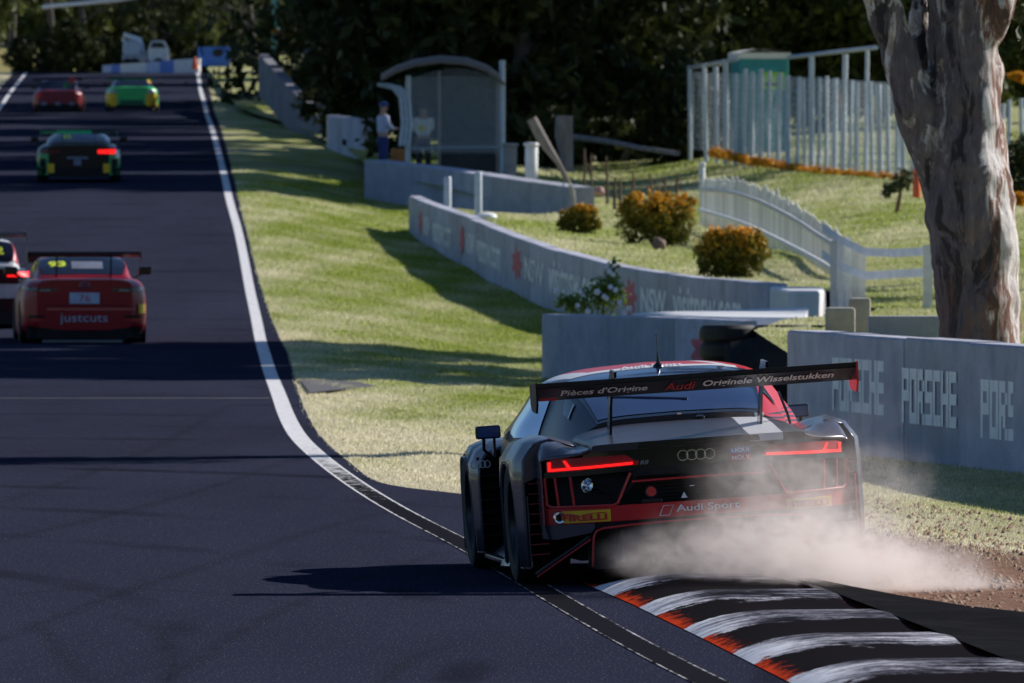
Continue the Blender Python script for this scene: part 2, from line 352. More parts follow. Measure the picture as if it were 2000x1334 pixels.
def linestrip(name, off, w, dz, Y0, Y1, mt):
    ys = np.arange(Y0, Y1, .8); V = []; E = []
    for Y in ys:
        e = .5; sl = float((Xline(Y + e) - Xline(Y - e)) / (2 * e)); x = float(Xline(Y)) + off
        for j in range(7):
            t = (j / 6 - .5) * w; V.append((x + t, Y - sl * t, float(zr(Y)) + dz)); E.append(abs(j / 3 - 1))
    # smooth the polyline
    V = np.array(V).reshape(-1, 7, 3); kx = np.hanning(9); kx /= kx.sum()
    for j in range(7): V[:, j, 0] = np.convolve(np.pad(V[:, j, 0], 4, 'edge'), kx, 'valid')
    V = V.reshape(-1, 3); N = len(ys); i = np.arange(N - 1)[:, None]; j = np.arange(6)[None]; a = (i * 7 + j).ravel()
    return tag(bigmesh(name, V, np.stack([a, a + 1, a + 8, a + 7], 1), mt, attrs={'edge': E}), kind='structure')
linestrip('edge_line', 0, .17, .004, 44, 560, LINE)
linestrip('edge_line', -WR, .16, .004, 430, 560, LINE)
# slim sealing seam and the darker asphalt apron beside the line
SE = pm('seam', (.10, .10, .115), .8, var=.4, scale=3)
sy = Yof(778); mesh('asphalt_seam', [(-6.2, sy - .25, zr(sy) + .004), (Xline(sy) - .1, sy - .2, zr(sy) + .004), (Xline(sy) - .1, sy + .1, zr(sy) + .004), (-6.2, sy + .0, zr(sy) + .004)], [(0, 1, 2, 3)], SE)['kind'] = 'structure'
AP2 = pm('apron_patch', (.085, .08, .09), .85, var=.3, scale=6, bmp=.3)
q = [g(585, 745), g(700, 748), g(735, 756), g(640, 768), g(605, 772)]
mesh('gutter_apron', [(x, y, float(zverge(np.array(x), y)) + .03) for x, y in q], [tuple(range(len(q)))], AP2)['kind'] = 'structure'

# tyre marks laid on the asphalt
m, n, l, b = nodes('tyre_mark'); b.inputs['Base Color'].default_value = (.006, .006, .008, 1); b.inputs['Roughness'].default_value = .8; b.inputs['Specular IOR Level'].default_value = .1
tr = n.new('ShaderNodeBsdfTransparent'); mx = n.new('ShaderNodeMixShader'); al = math_(n, l, 'MULTIPLY', ramp(n, l, noise(n, l, 5, 6, objco(n, l, (1, .4, 1)), .75), [(.35, (0, 0, 0)), (.7, (.38, .38, .38))]), math_(n, l, 'SUBTRACT', 1, attr(n, 'edge')))
l.new(al, mx.inputs[0]); l.new(tr.outputs[0], mx.inputs[1]); l.new(b.outputs[0], mx.inputs[2]); l.new(mx.outputs[0], n['Material Output'].inputs['Surface']); MARK = m
for pts_, w_ in (([(60, 1215), (92, 1240), (112, 1270), (140, 1300), (190, 1340)], .16), ([(225, 1200), (290, 1225), (325, 1260), (335, 1300), (320, 1345)], .14), ([(735, 1345), (770, 1310), (800, 1290), (880, 1262)], .14), ([(-20, 1165), (200, 1150), (420, 1160), (640, 1190)], .12),
               ([(-20, 1260), (180, 1180), (420, 1100), (640, 1030), (800, 990)], .18), ([(300, 1345), (480, 1230), (700, 1130), (860, 1080)], .16), ([(-20, 1060), (200, 1010), (420, 950), (560, 900)], .2), ([(-20, 990), (160, 930), (330, 860), (450, 790)], .2)):
    W_ = [np.array(g(*p)) for p in pts_]; k_ = np.linspace(0, 1, len(W_)); V = []; E = []
    for t in np.linspace(0, 1, 40):
        p = catm(k_, np.array(W_), t); q = catm(k_, np.array(W_), min(1, t + .01)) - catm(k_, np.array(W_), max(0, t - .01)); q /= np.linalg.norm(q)
        for j in range(5): V.append((p[0] + q[1] * w_ * (j / 4 - .5), p[1] - q[0] * w_ * (j / 4 - .5), float(zr(p[1])) + .003)); E.append(min(1, abs(j / 2 - 1) + 2 * abs(t - .5) ** 3))
    i = np.arange(39)[:, None]; j = np.arange(4)[None]; a = (i * 5 + j).ravel(); tag(bigmesh('tyre_mark', V, np.stack([a, a + 1, a + 6, a + 5], 1), MARK, attrs={'edge': E}), kind='structure')

# ---- ripple kerb
m, n, l, b = nodes('kerb_paint'); geo = n.new('ShaderNodeNewGeometry')
u = attr(n, 'across'); s_ = attr(n, 'along')
ph = math_(n, l, 'FRACT', math_(n, l, 'DIVIDE', math_(n, l, 'ADD', s_, math_(n, l, 'MULTIPLY', math_(n, l, 'SUBTRACT', noise(n, l, 3.5, 6, objco(n, l, (1, .8, 1)), .75), .5), 1.5)), 3.1))
iswhite = ramp(n, l, ph, [(.02, (0, 0, 0)), (.05, (1, 1, 1)), (.44, (1, 1, 1)), (.47, (0, 0, 0))])
st = noise(n, l, 7, 8, objco(n, l, (1.6, 1.2, 1)), .85, .6); st2 = noise(n, l, 5.0, 6, objco(n, l, (.55, 2.2, 1)), .75, .3)
stm = math_(n, l, 'ADD', math_(n, l, 'ADD', math_(n, l, 'MULTIPLY', st2, .65), math_(n, l, 'MULTIPLY', st, .5)), math_(n, l, 'MULTIPLY', math_(n, l, 'SUBTRACT', noise(n, l, 1.3, 4, objco(n, l), .6), .5), .5))
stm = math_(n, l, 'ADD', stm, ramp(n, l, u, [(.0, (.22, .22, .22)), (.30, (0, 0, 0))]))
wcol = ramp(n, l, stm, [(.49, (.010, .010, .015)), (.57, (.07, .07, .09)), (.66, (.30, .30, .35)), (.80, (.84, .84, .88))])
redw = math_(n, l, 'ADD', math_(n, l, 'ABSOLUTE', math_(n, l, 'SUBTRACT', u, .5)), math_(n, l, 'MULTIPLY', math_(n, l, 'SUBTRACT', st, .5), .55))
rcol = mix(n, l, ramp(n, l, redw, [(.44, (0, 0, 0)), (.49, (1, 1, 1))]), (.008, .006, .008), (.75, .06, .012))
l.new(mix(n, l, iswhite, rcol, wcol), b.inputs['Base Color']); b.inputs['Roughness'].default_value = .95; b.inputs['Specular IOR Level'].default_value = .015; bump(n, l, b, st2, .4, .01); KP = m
ys = np.arange(46.0, 64.6, .12); V = []; A1 = []; A2 = []
kin = lambda Y: np.interp(Y, [46, 50.8, 55.8, 61, 63.8, 64.6], [1.62, 1.24, .95, .63, .43, .38])
for Y in ys:
    wd = float(np.interp(Y, [46, 62, 64.6], [1.10, 1.06, .5]))
    for j in range(17):
        t = j / 16; e = float(np.interp(Y, [62.6, 64.6], [1, 0]))
        rip = .018 * (math.cos(2 * math.pi * (Y / 3.1 - .27)))
        h = (.086 + rip) * (1 - (1 - min(1, t / .42)) ** 2) ** .9 * e if t < .9 else (.086 + rip) * e * (1 - ((t - .9) / .1) * .35)
        V.append((float(kin(Y)) + t * wd, Y + .25 * t, .004 + max(h, 0))); A1.append(t); A2.append(Y)
N = len(ys); i = np.arange(N - 1)[:, None]; j = np.arange(16)[None]; a = (i * 17 + j).ravel()
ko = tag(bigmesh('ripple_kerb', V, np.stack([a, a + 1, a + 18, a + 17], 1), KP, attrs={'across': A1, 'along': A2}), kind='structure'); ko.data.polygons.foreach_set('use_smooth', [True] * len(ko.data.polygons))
# near-black apron behind the kerb, humped up from the dirt
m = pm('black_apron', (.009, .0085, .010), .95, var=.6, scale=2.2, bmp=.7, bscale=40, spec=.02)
V = []; ys = np.arange(46, 62.6, .25)
for Y in ys:
    x0 = float(kin(Y)) + 1.0; x1 = float(np.interp(Y, [46, 54, 59, 62.6], [5.2, 3.6, 2.8, 1.75]))
    for j in range(9):
        t = j / 8; V.append((x0 + (x1 - x0) * t, Y, .012 + .085 * (1 - t) ** .8 + .03 * math.sin(Y * 1.1 + t * 3) * math.sin(t * 3.1)))
N = len(ys); i = np.arange(N - 1)[:, None]; j = np.arange(8)[None]; a = (i * 9 + j).ravel()
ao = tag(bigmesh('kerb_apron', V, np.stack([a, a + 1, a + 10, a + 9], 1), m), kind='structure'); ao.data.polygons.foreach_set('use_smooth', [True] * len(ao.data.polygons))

# ---- grass blades on the verge and in the garden
def blades(name, N, Yr, xl, xr, zf, dryfn, hgt, wid, label, power=1.0, skip=None):
    Y = Yr[0] + (Yr[1] - Yr[0]) * rng.random(N) ** power; t = rng.random(N)
    X = xl(Y) + (xr(Y) - xl(Y)) * t; ok = np.ones(N, bool) if skip is None else ~skip(X, Y); X, Y = X[ok], Y[ok]; N = len(X)
    Z = zf(X, Y); sc = np.interp(Y, [50, 100, 200, 300], [.55, 1, 1.5, 2.2]); h = hgt * (.5 + rng.random(N)) * sc; w = wid * (.6 + .8 * rng.random(N)) * sc
    th = rng.random(N) * np.pi; dx = np.cos(th) * w; dy = np.sin(th) * w; lx = (rng.random(N) - .5) * h * 1.3; ly = (rng.random(N) - .5) * h * 1.3
    V = np.stack([np.stack([X - dx, Y - dy, Z - .01], 1), np.stack([X + dx, Y + dy, Z - .01], 1), np.stack([X + lx, Y + ly, Z + h], 1)], 1).reshape(-1, 3)
    pn = np.sin(X * 2.3 + Y * .31) * np.sin(Y * .57 - X) * .28 + (rng.random(N) - .5) * .7
    d = np.clip(dryfn(X, Y) + pn, 0, 1)
    o = bigmesh(name, V, np.arange(3 * N).reshape(-1, 3), BLADE, attrs={'dry': np.repeat(d, 3), 'rnd': np.repeat(rng.random(N), 3)}, k=3)
    return tag(o, label, 'grass', kind='stuff')
blades('verge_grass', 480000, (50, 300), lambda Y: Xasph(Y) + .03 - .07 * rng.random(len(Y)) ** 3, lambda Y: Xb(Y), zv2, dryf, .020, .0075, 'short mown grass between the track edge and the concrete walls, straw coloured by the asphalt', 1.25,
       skip=lambda X, Y: (dirtf(X, Y) > .3 + .7 * rng.random(len(X))) | ((Y < 83) & (X < Xasph(Y) + .9)))
blades('garden_grass', 170000, (100, 330), lambda Y: Xb(Y) + .15, lambda Y: Xb(Y) + 14, zgard, gdry, .024, .010, 'garden lawn sloping up behind the painted concrete wall', 1.0)
# pebbles and clods on the bare dirt
def clods(name, N, mt, label, cat):
    V = []; Q = []; Y = 52 + 32 * rng.random(N); X = Xasph(Y) + rng.random(N) ** 1.4 * 2.6; s = .006 + .02 * rng.random(N) ** 3
    base = np.array([(1, 0, 0), (-1, 0, 0), (0, 1, 0), (0, -1, 0), (0, 0, 1)]); fs = np.array([(0, 2, 4), (2, 1, 4), (1, 3, 4), (3, 0, 4)])
    ofs = base[None] * s[:, None, None] * (.6 + .8 * rng.random((N, 5, 1))); Z = zv2(X, Y); V = ofs + np.stack([X, Y, Z], 1)[:, None]
    Q = fs[None] + 5 * np.arange(N)[:, None, None]
    o = bigmesh(name, V.reshape(-1, 3), Q.reshape(-1, 3), mt, k=3); return tag(o, label, cat, kind='stuff')
clods('dirt_clods', 9000, pm('clod', (.30, .19, .13), .95, var=.4, scale=8), 'loose clods and pebbles on the bare reddish dirt beside the kerb', 'dirt')

# ---------------------------------------------------------------- concrete walls
m, n, l, b = nodes('concrete'); v = objco(n, l)
f = noise(n, l, 2.2, 8, objco(n, l, (1, .5, 1)), .7); stn = noise(n, l, 1.6, 6, objco(n, l, (2.0, .8, .6)), .65, .4)
c = ramp(n, l, f, [(.25, (.36, .37, .46)), (.75, (.62, .64, .76))])
c = mix(n, l, math_(n, l, 'MULTIPLY', ramp(n, l, stn, [(.48, (0, 0, 0)), (.72, (1, 1, 1))]), .5), c, (.17, .18, .21))
oi = n.new('ShaderNodeObjectInfo'); c = mix(n, l, math_(n, l, 'MULTIPLY', oi.outputs['Random'], .4), c, (.16, .165, .18))
l.new(c, b.inputs['Base Color']); b.inputs['Roughness'].default_value = .85; bump(n, l, b, noise(n, l, 25, 6, v, .7), .3, .01); CONC = m
WHITE = pm('white_paint', (.72, .73, .75), .6, var=.12, scale=3, bmp=.1)
LETW = pm('faded_white_lettering', (.86, .90, .96), .7, var=.12, scale=6)
LETR = pm('faded_red_lettering', (.52, .10, .14), .7, var=.25, scale=5)
RUB = pm('black_rubber', (.018, .018, .020), .7, var=.4, scale=6, bmp=.2)
def wall(name, pts, thick, label, seg=3.0, mt=CONC, cap=None):
    """pts: (X, Y, z_bottom, z_top); thickness grows to the right/back. Cast panels are parts."""
    R = empty(name, (pts[0][0], pts[0][1], pts[0][2]), (0, 0, 0), label, 'wall')
    A = np.array(pts, float); L = np.concatenate([[0], np.cumsum(np.hypot(*np.diff(A[:, :2], axis=0).T))])
    nseg = max(1, round(L[-1] / seg)); 
    at = lambda s: np.array([np.interp(s, L, A[:, k]) for k in range(4)])
    for k in range(nseg):
        a, b_ = L[-1] * k / nseg + .006, L[-1] * (k + 1) / nseg - .006; ss = np.linspace(a, b_, 4); vs = []
        jt = random.uniform(-.008, .008)
        for s in ss:
            p = at(s); t = (at(min(L[-1], s + .3)) - at(max(0, s - .3)))[:2]; t /= np.linalg.norm(t); nrm = np.array([-t[1], t[0]])
            if nrm[0] < 0 and abs(nrm[0]) > .3 or (abs(nrm[0]) <= .3 and nrm[1] < 0): nrm = -nrm
            q = p[:2] + nrm * thick; o_ = nrm * jt
            for (x, y), z in (((p[:2] + o_), p[2] - .5), ((p[:2] + o_), p[3] - .02 + jt), ((p[:2] + nrm * .02), p[3] + jt), ((q - nrm * .02), p[3] + jt), (q, p[3] - .02), (q, p[2] - .5)):
                vs.append((x - pts[0][0], y - pts[0][1], z - pts[0][2]))
        f = grid_faces(4, 6, True) + [tuple(range(6)), tuple(range(18, 24))[::-1]]
        mesh('concrete_panel', vs, f, mt, R)
    def face(s, z, off=.01):   # point on the visible face, z measured 0..1 of the height
        p = at(s); t = (at(min(L[-1], s + .3)) - at(max(0, s - .3)))[:2]; t /= np.linalg.norm(t); nrm = np.array([-t[1], t[0]])
        if nrm[0] < 0 and abs(nrm[0]) > .3 or (abs(nrm[0]) <= .3 and nrm[1] < 0): nrm = -nrm
        q = p[:2] - nrm * off; return (q[0] - pts[0][0], q[1] - pts[0][1], p[2] + (p[3] - p[2]) * z - pts[0][2])
    return R, face, L[-1], at
# near wall with block lettering (runs from beside the apex back to the opening)
NP = [(5.75, 72), (4.95, 80), (4.05, 90), (3.09, 96.8), (2.45, 101.2)]
R1, F1, L1, A1_ = wall('concrete_wall', [(x, y, -.02, 1.03) for x, y in NP], .32, 'near grey concrete wall with white block lettering, below the big gum tree')
def s_at_px(at, L, px):
    ss = np.linspace(0, L, 600); xs = [1000 + at(s)[0] * F / at(s)[1] for s in ss]; return float(np.interp(-px, -np.array(xs), ss)) if xs[0] > xs[-1] else float(np.interp(px, xs, ss))
FONT5 = {'P': ['1111', '1001', '1111', '1000', '1000'], 'O': ['1111', '1001', '1001', '1001', '1111'], 'R': ['1110', '1001', '1110', '1010', '1001'], 'S': ['1111', '1000', '1111', '0001', '1111'],
         'C': ['1111', '1000', '1000', '1000', '1111'], 'H': ['1001', '1001', '1111', '1001', '1001'], 'E': ['1111', '1000', '1111', '1000', '1111']}
for (xa, xb, za, zb) in ((1628, 1728, .36, .80), (1764, 1870, .32, .76), (1918, 2032, .27, .72)):
    sa, sb = s_at_px(A1_, L1, xa), s_at_px(A1_, L1, xb); mb = MB(); W_ = 'PORSCHE'; tot = len(W_) * 4 + 6 * .55
    for i, ch in enumerate(W_):
        cell = FONT5[ch]
        for r_ in range(5):
            row = cell[r_]; c0 = 0
            while c0 < 4:
                if row[c0] == '1':
                    c1 = c0
                    while c1 + 1 < 4 and row[c1 + 1] == '1': c1 += 1
                    u0 = (i * 4.55 + c0 - .12) / tot; u1 = (i * 4.55 + c1 + 1.12) / tot; z1 = zb - (zb - za) * r_ / 5; z0 = zb - (zb - za) * (r_ + 1) / 5
                    s0, s1 = sa + (sb - sa) * u0, sa + (sb - sa) * u1
                    mb.add([F1(s0, z0), F1(s1, z0), F1(s1, z1), F1(s0, z1)], [(0, 1, 2, 3)]); c0 = c1
                c0 += 1
    mb.build('wall_lettering', LETW, R1)
# front wall across the opening
fw = [(.40, 150.5, -.25, .715), (1.55, 147, -.22, .72), (2.86, 142.6, -.2, .70)]
R2, F2, L2, A2_ = wall('concrete_wall', fw, .22, 'low concrete wall directly behind the race car roof, roses and a white slab above it', 2.4)
def badge(parent, fc, s0, s1, z0, z1, nm='flower_crest'):
    # flower-like crest of petals
    mb = MB(); ring = []
    N = 44
    for k in range(N):
        th = 2 * math.pi * k / N; r = .5 * (.80 + .20 * math.cos(7 * th)); ring.append(fc(s0 + (s1 - s0) * (.5 + r * math.cos(th)), z0 + (z1 - z0) * (.5 + r * math.sin(th))))
    mb.add(ring, [tuple(range(N))]); mb.build(nm, LETR, parent)
def wtext(txt, parent, fc, s0, s1, z0, z1, mt=LETW, off=.012, cuts=1):
    text_on(txt, lambda u, v: fc(s0 + (s1 - s0) * u, z0 + (z1 - z0) * v), mt, parent, 'wall_lettering', off=off)
badge(R2, F2, s_at_px(A2_, L2, 1348), s_at_px(A2_, L2, 1405), .28, .86)
wtext('N', R2, F2, s_at_px(A2_, L2, 1418), s_at_px(A2_, L2, 1436), .30, .78, off=.03)
# long curved wall with the tourism lettering
nsw = []
for (px, d, top, bot) in ((798, 252, 383, 470), (850, 238, 404, 500), (905, 227, 422, 523), (950, 217, 442, 545), (1060, 200, 483, 598), (1200, 185, 519, 640), (1350, 175, 541, 668), (1500, 166, 553, 690)):
    s_ = F / d; nsw.append(((px - 1000) / s_, d, CH + (YH - bot) / s_ - .05, CH + (YH - top) / s_))
R3, F3, L3, A3_ = wall('concrete_wall', nsw, .28, 'long curving concrete wall with red crests and faded white lettering below the orange shrubs', 3.4)
for (a, b_) in ((818, 882), (898, 978), (1000, 1172), (1218, 1450)):
    w = b_ - a; X_ = lambda q: s_at_px(A3_, L3, a + w * q)
    badge(R3, F3, X_(0), X_(.12), .26, .86)
    wtext('NSW', R3, F3, X_(.15), X_(.36), .36, .74, off=.02)
    wtext('visitnsw.com', R3, F3, X_(.42), X_(1.0), .30, .84, off=.02)
# white painted end block
w0, w1, w2 = nsw[-1], P(1560, 600, 160), P(1612, 600, 161)
mb = MB(); z0, z1 = .1, float(w0[3]); o_ = Vector((w0[0], w0[1], 0))
pts = [(w0[0] + .02, w0[1] - .2), (P(1540, 0, 158).x, 158), (P(1600, 0, 157.5).x, 157.5), (P(1612, 0, 160).x, 160), (P(1608, 0, 165).x, 165), (w0[0] + .1, w0[1] + .6)]
pr = [(x - o_.x, y - o_.y) for x, y in pts]
wb = MB().prism(pr, 2, z0, .96).build('white_wall_end', WHITE, None, bevel=.04, loc=o_); tag(wb, 'white painted concrete block ending the long lettered wall', 'barrier')
# white slab between the two walls
pts = [P(1236, 0, 148.3), P(1420, 0, 143.8), P(1575, 0, 142.5), P(1580, 0, 157), P(1450, 0, 154.0), P(1300, 0, 150.5)]
pr = [(q.x - pts[0].x, q.y - pts[0].y) for q in pts]
sb_ = MB().prism(pr, 2, -.5, .735).build('white_slab', WHITE, None, bevel=.02, loc=(pts[0].x, pts[0].y + .05, 0)); tag(sb_, 'long thin white slab gleaming in the sun behind the low concrete wall', 'slab')
# mid wall carrying the marshal post
MW = []
for (px, d, top, bot) in ((712, 279, 312, 397), (850, 274, 328, 405), (1000, 267, 350, 420), (1112, 262, 366, 428)):
    s_ = F / d; MW.append(((px - 1000) / s_, d, CH + (YH - bot) / s_ - .25, CH + (YH - top) / s_))
R4, F4, L4, A4_ = wall('concrete_wall', MW, .6, 'plain grey concrete wall below the mesh marshal shelter', 3.4)
FW = []
for (px, d, top, bot) in ((712, 330, 232, 306), (680, 338, 230, 300), (638, 349, 225, 292)):
    s_ = F / d; FW.append(((px - 1000) / s_, d, CH + (YH - bot) / s_ - .3, CH + (YH - top) / s_))
wall('concrete_wall', FW[::-1], .4, 'short concrete wall left of the shelter, dark bushes leaning over it', 2.6)
FW = []
for (px, d, top, bot) in ((628, 368, 202, 236), (590, 385, 200, 232), (560, 400, 168, 208), (530, 425, 134, 172), (505, 452, 106, 150)):
    s_ = F / d; FW.append(((px - 1000) / s_, d, CH + (YH - bot) / s_ - .3, CH + (YH - top) / s_))
wall('concrete_wall', FW[::-1], .4, 'farthest concrete wall beside the track, climbing away under the dark trees', 6, pm('shaded_concrete', (.17, .17, .20), .9, var=.35, scale=1.2))  # darker copy of the concrete, with the trees' shade put into its colour
# small masonry behind the near wall
q = P(1768, 655, 112); tag(MB().box(-.36, .36, 0, .3, -.5, .19).build('low_wall', CONC, None, bevel=.015, loc=q), 'small bluish grey wall stub just left of the gum tree foot', 'wall')
SAND = pm('sandstone', (.42, .38, .33), .9, var=.25, scale=4, bmp=.5, bscale=12)
for i, (px, w, h, dx) in enumerate(((1642, .30, .30, 0), (1680, .22, .40, .02))):
    q = P(px, 658, 116 + i); bl = MB().box(-w / 2, w / 2, 0, .35, -.6, h).build('sandstone_block', SAND, None, bevel=.03, loc=q)
    tag(bl, ['wide pale sandstone block behind the wall end, left one', 'taller narrow pale sandstone block beside the white fence foot'][i], 'stone block', 'sandstone blocks behind the wall end')
# black tyre stack with a rubber belt between the two walls
tb = empty('tyre_barrier', (2.75, 131, -.05), (0, 0, 0), 'black rubber covered tyre stack filling the gap between the two grey walls', 'tyre barrier')
for i in range(3):
    for k in range(4):
        MB().lathe([(.20, -.09), (.29, -.10), (.33, -.06), (.335, 0), (.33, .06), (.29, .10), (.20, .09)], 'z', (.05 + i * .62 - .3, .42 - .1 * i, .11 + .2 * k), 20, True).build('tyre', RUB, tb, True)
V = []; 
for i in range(15):
    t = i / 14; x = -.30 + t * 1.0; y = -.02 - .5 * t + .25 * math.sin(t * 3.1)
    V += [(x, y, -.1), (x, y, .60 + .10 * math.sin(t * 2.2))]
o = mesh('rubber_belt', V, grid_faces(15, 2), RUB, tb, True); sm = o.modifiers.new('solid', 'SOLIDIFY'); sm.thickness = .02
# ---------------------------------------------------------------- vegetation
def leafmat(name, a, b_, c, rough=.6, trans=.25):
    m, n, l, b = nodes(name); r = attr(n, 'rnd')
    col = ramp(n, l, r, [(0, a), (.55, b_), (1, c)]); l.new(col, b.inputs['Base Color']); b.inputs['Roughness'].default_value = rough; b.inputs['Specular IOR Level'].default_value = .25
    t = n.new('ShaderNodeBsdfTranslucent'); l.new(col, t.inputs['Color']); mx = n.new('ShaderNodeMixShader'); mx.inputs[0].default_value = trans
    out = n['Material Output']; l.new(b.outputs[0], mx.inputs[1]); l.new(t.outputs[0], mx.inputs[2]); l.new(mx.outputs[0], out.inputs['Surface']); return m
L_DARK = leafmat('dark_leaves', (.016, .025, .010), (.034, .048, .015), (.085, .095, .022))
L_OLIVE = leafmat('olive_leaves', (.045, .060, .016), (.10, .125, .028), (.20, .215, .050))
L_GUM = leafmat('gum_leaves', (.05, .06, .03), (.09, .105, .045), (.16, .17, .08))
L_ORANGE = leafmat('orange_tipped_leaves', (.05, .075, .014), (.20, .18, .022), (.92, .42, .03))
L_ROSE = leafmat('rose_leaves', (.10, .16, .03), (.19, .28, .06), (.34, .42, .10), trans=.5)
BARKD = pm('dark_bark', (.09, .08, .075), .95, var=.4, scale=5, bmp=.6, sc=(1, 1, .3))
BARKP = pm('pale_bark', (.34, .31, .28), .9, var=.4, scale=4, bmp=.4, sc=(1, 1, .3))
BARKR = pm('red_bark', (.17, .07, .045), .9, var=.3, scale=5)
def crown(name, blobs, nclump, per, leaf, mt, seed, spread=.28, shell=.55, tip=None):
    r = np.random.default_rng(seed); vol = np.array([a[3] * a[4] * a[5] for a in blobs]) ** .7; idx = r.choice(len(blobs), nclump, p=vol / vol.sum()); B = np.array(blobs)[idx]
    d = r.normal(size=(nclump, 3)); d /= np.linalg.norm(d, axis=1)[:, None]; rad = (shell + (1.08 - shell) * r.random(nclump) ** .6)[:, None]
    c = B[:, :3] + d * rad * B[:, 3:6]; cs = r.random(nclump)
    N = nclump * per; cc = np.repeat(c, per, 0) + r.normal(size=(N, 3)) * spread * np.repeat(B[:, 3:6].min(1)[:, None], per, 0) * .55
    a = r.normal(size=(N, 3)); a /= np.linalg.norm(a, axis=1)[:, None]; b = np.cross(a, r.normal(size=(N, 3))); b /= np.linalg.norm(b, axis=1)[:, None]
    s = (leaf * (.6 + .8 * r.random(N)))[:, None]; V = np.stack([cc - a * s, cc - b * s * .42, cc + a * s, cc + b * s * .42], 1).reshape(-1, 3)
    rn = np.clip(np.repeat(cs, per) * .6 + r.random(N) * .4, 0, 1)
    if tip is not None:
        zz = (cc[:, 2] - tip[0]) / (tip[1] - tip[0]); rn = np.clip(rn * .55 + zz * .55 - .05, 0, 1)
    o = bigmesh(name, V, np.arange(4 * N).reshape(-1, 4), mt, attrs={'rnd': np.repeat(rn, 4)}); return o
def limb_tubes(mb, base, h, r, k, rr, lean=.1):
    top = Vector((base[0] + rr.uniform(-lean, lean) * h, base[1] + rr.uniform(-lean, lean) * h, base[2] + h * .8))
    pts = [Vector(base).lerp(top, t) + Vector((rr.uniform(-.1, .1), rr.uniform(-.1, .1), 0)) * h * .1 * (0 < t < 1) for t in (0, .25, .5, .75, 1)]
    mb.tube(pts, [r * 1.25, r, r * .8, r * .6, r * .3], 8)
    for i in range(k):
        t = rr.uniform(.3, .9); p = pts[0].lerp(pts[-1], t); a = rr.uniform(0, 6.28); q = p + Vector((math.cos(a), math.sin(a), rr.uniform(.4, 1.0))) * h * .25
        mb.tube([p, p.lerp(q, .5) + Vector((0, 0, -.1)), q], [r * .45, r * .3, r * .12], 6)
def tree_proto(h, w, mt, bark, seed, nclump=330, per=20, leaf=.17, trunk_r=.18, low=.25, blobs_n=9):
    rr = random.Random(seed); root = empty('tree')
    bl = []
    for i in range(blobs_n):
        t = low + (1 - low) * (i + .5) / blobs_n; wr = w * (.55 + .45 * math.sin(math.pi * min(1, t * .95))) * .5
        a = rr.uniform(0, 6.28); rad = rr.uniform(.1, .75) * wr
        bl.append((rad * math.cos(a), rad * math.sin(a), h * t, wr * rr.uniform(.5, .8), wr * rr.uniform(.5, .8), h * (1 - low) / blobs_n * rr.uniform(1.0, 1.7)))
    c = crown('crown', bl, nclump, per, leaf, mt, seed); c.parent = root
    mb = MB(); limb_tubes(mb, (0, 0, -.3), h, trunk_r, 6, rr); mb.build('trunk', bark, root, True)
    return root
def children(o): return [c for c in bpy.data.objects if c.parent == o]
def copy_tree(o, kids=None, parent=None):
    c = o.copy(); C.objects.link(c); c.parent = parent
    for ch in kids or []: 
        q = ch.copy(); C.objects.link(q); q.parent = c
    return c
protos = {'dark': [tree_proto(7.5, 5.5, L_DARK, BARKD, s, 520, 22, .19, .2, .08) for s in (1, 2, 3)],
          'olive': [tree_proto(7.0, 5.0, L_OLIVE, BARKD, s, 420, 20, .17, .16, .12) for s in (11, 12)],
          'gum': [tree_proto(11, 6.5, L_GUM, BARKD, s, 230, 18, .20, .22, .42, 8) for s in (21, 22)],
          'shade': [tree_proto(16, 10, L_DARK, BARKD, s, 900, 24, .26, .30, .58, 9) for s in (41, 42)],
          'bush': [tree_proto(2.4, 3.0, L_DARK, BARKD, s, 260, 20, .12, .05, .05, 5) for s in (31, 32)]}
kidsof = {}
for k, lst in protos.items():
    for i, o in enumerate(lst): kidsof[(k, i)] = children(o)
used = set()
def plant(kind, i, X, Y, z, sc, rz, label, name='tree', group=None, szz=None):
    key = (kind, i % len(protos[kind])); pr = protos[kind][key[1]]
    if key in used: o = copy_tree(pr, kidsof[key])
    else: o = pr; used.add(key)
    o.name = name; o.location = (X, Y, z); o.rotation_euler = (0, 0, rz); o.scale = (sc, sc, szz or sc); tag(o, label, 'bush' if kind == 'bush' else 'tree', group); return o
WOOD = 'trees of the wood beyond the circuit walls'
def gz(X, Y): return float(zgard(np.array(X), np.array(Y)))
# walls of trees
TL = {'dark': 'dark evergreen in the dense wood behind the marshal shelter', 'olive': 'light olive green tree behind the tall pole fence', 'gum': 'pale trunked gum tree standing beyond the far end of the road'}
GR = {'dark': 'dark evergreens of the wood', 'olive': 'olive trees behind the pole fence', 'gum': 'gum trees beyond the road end'}
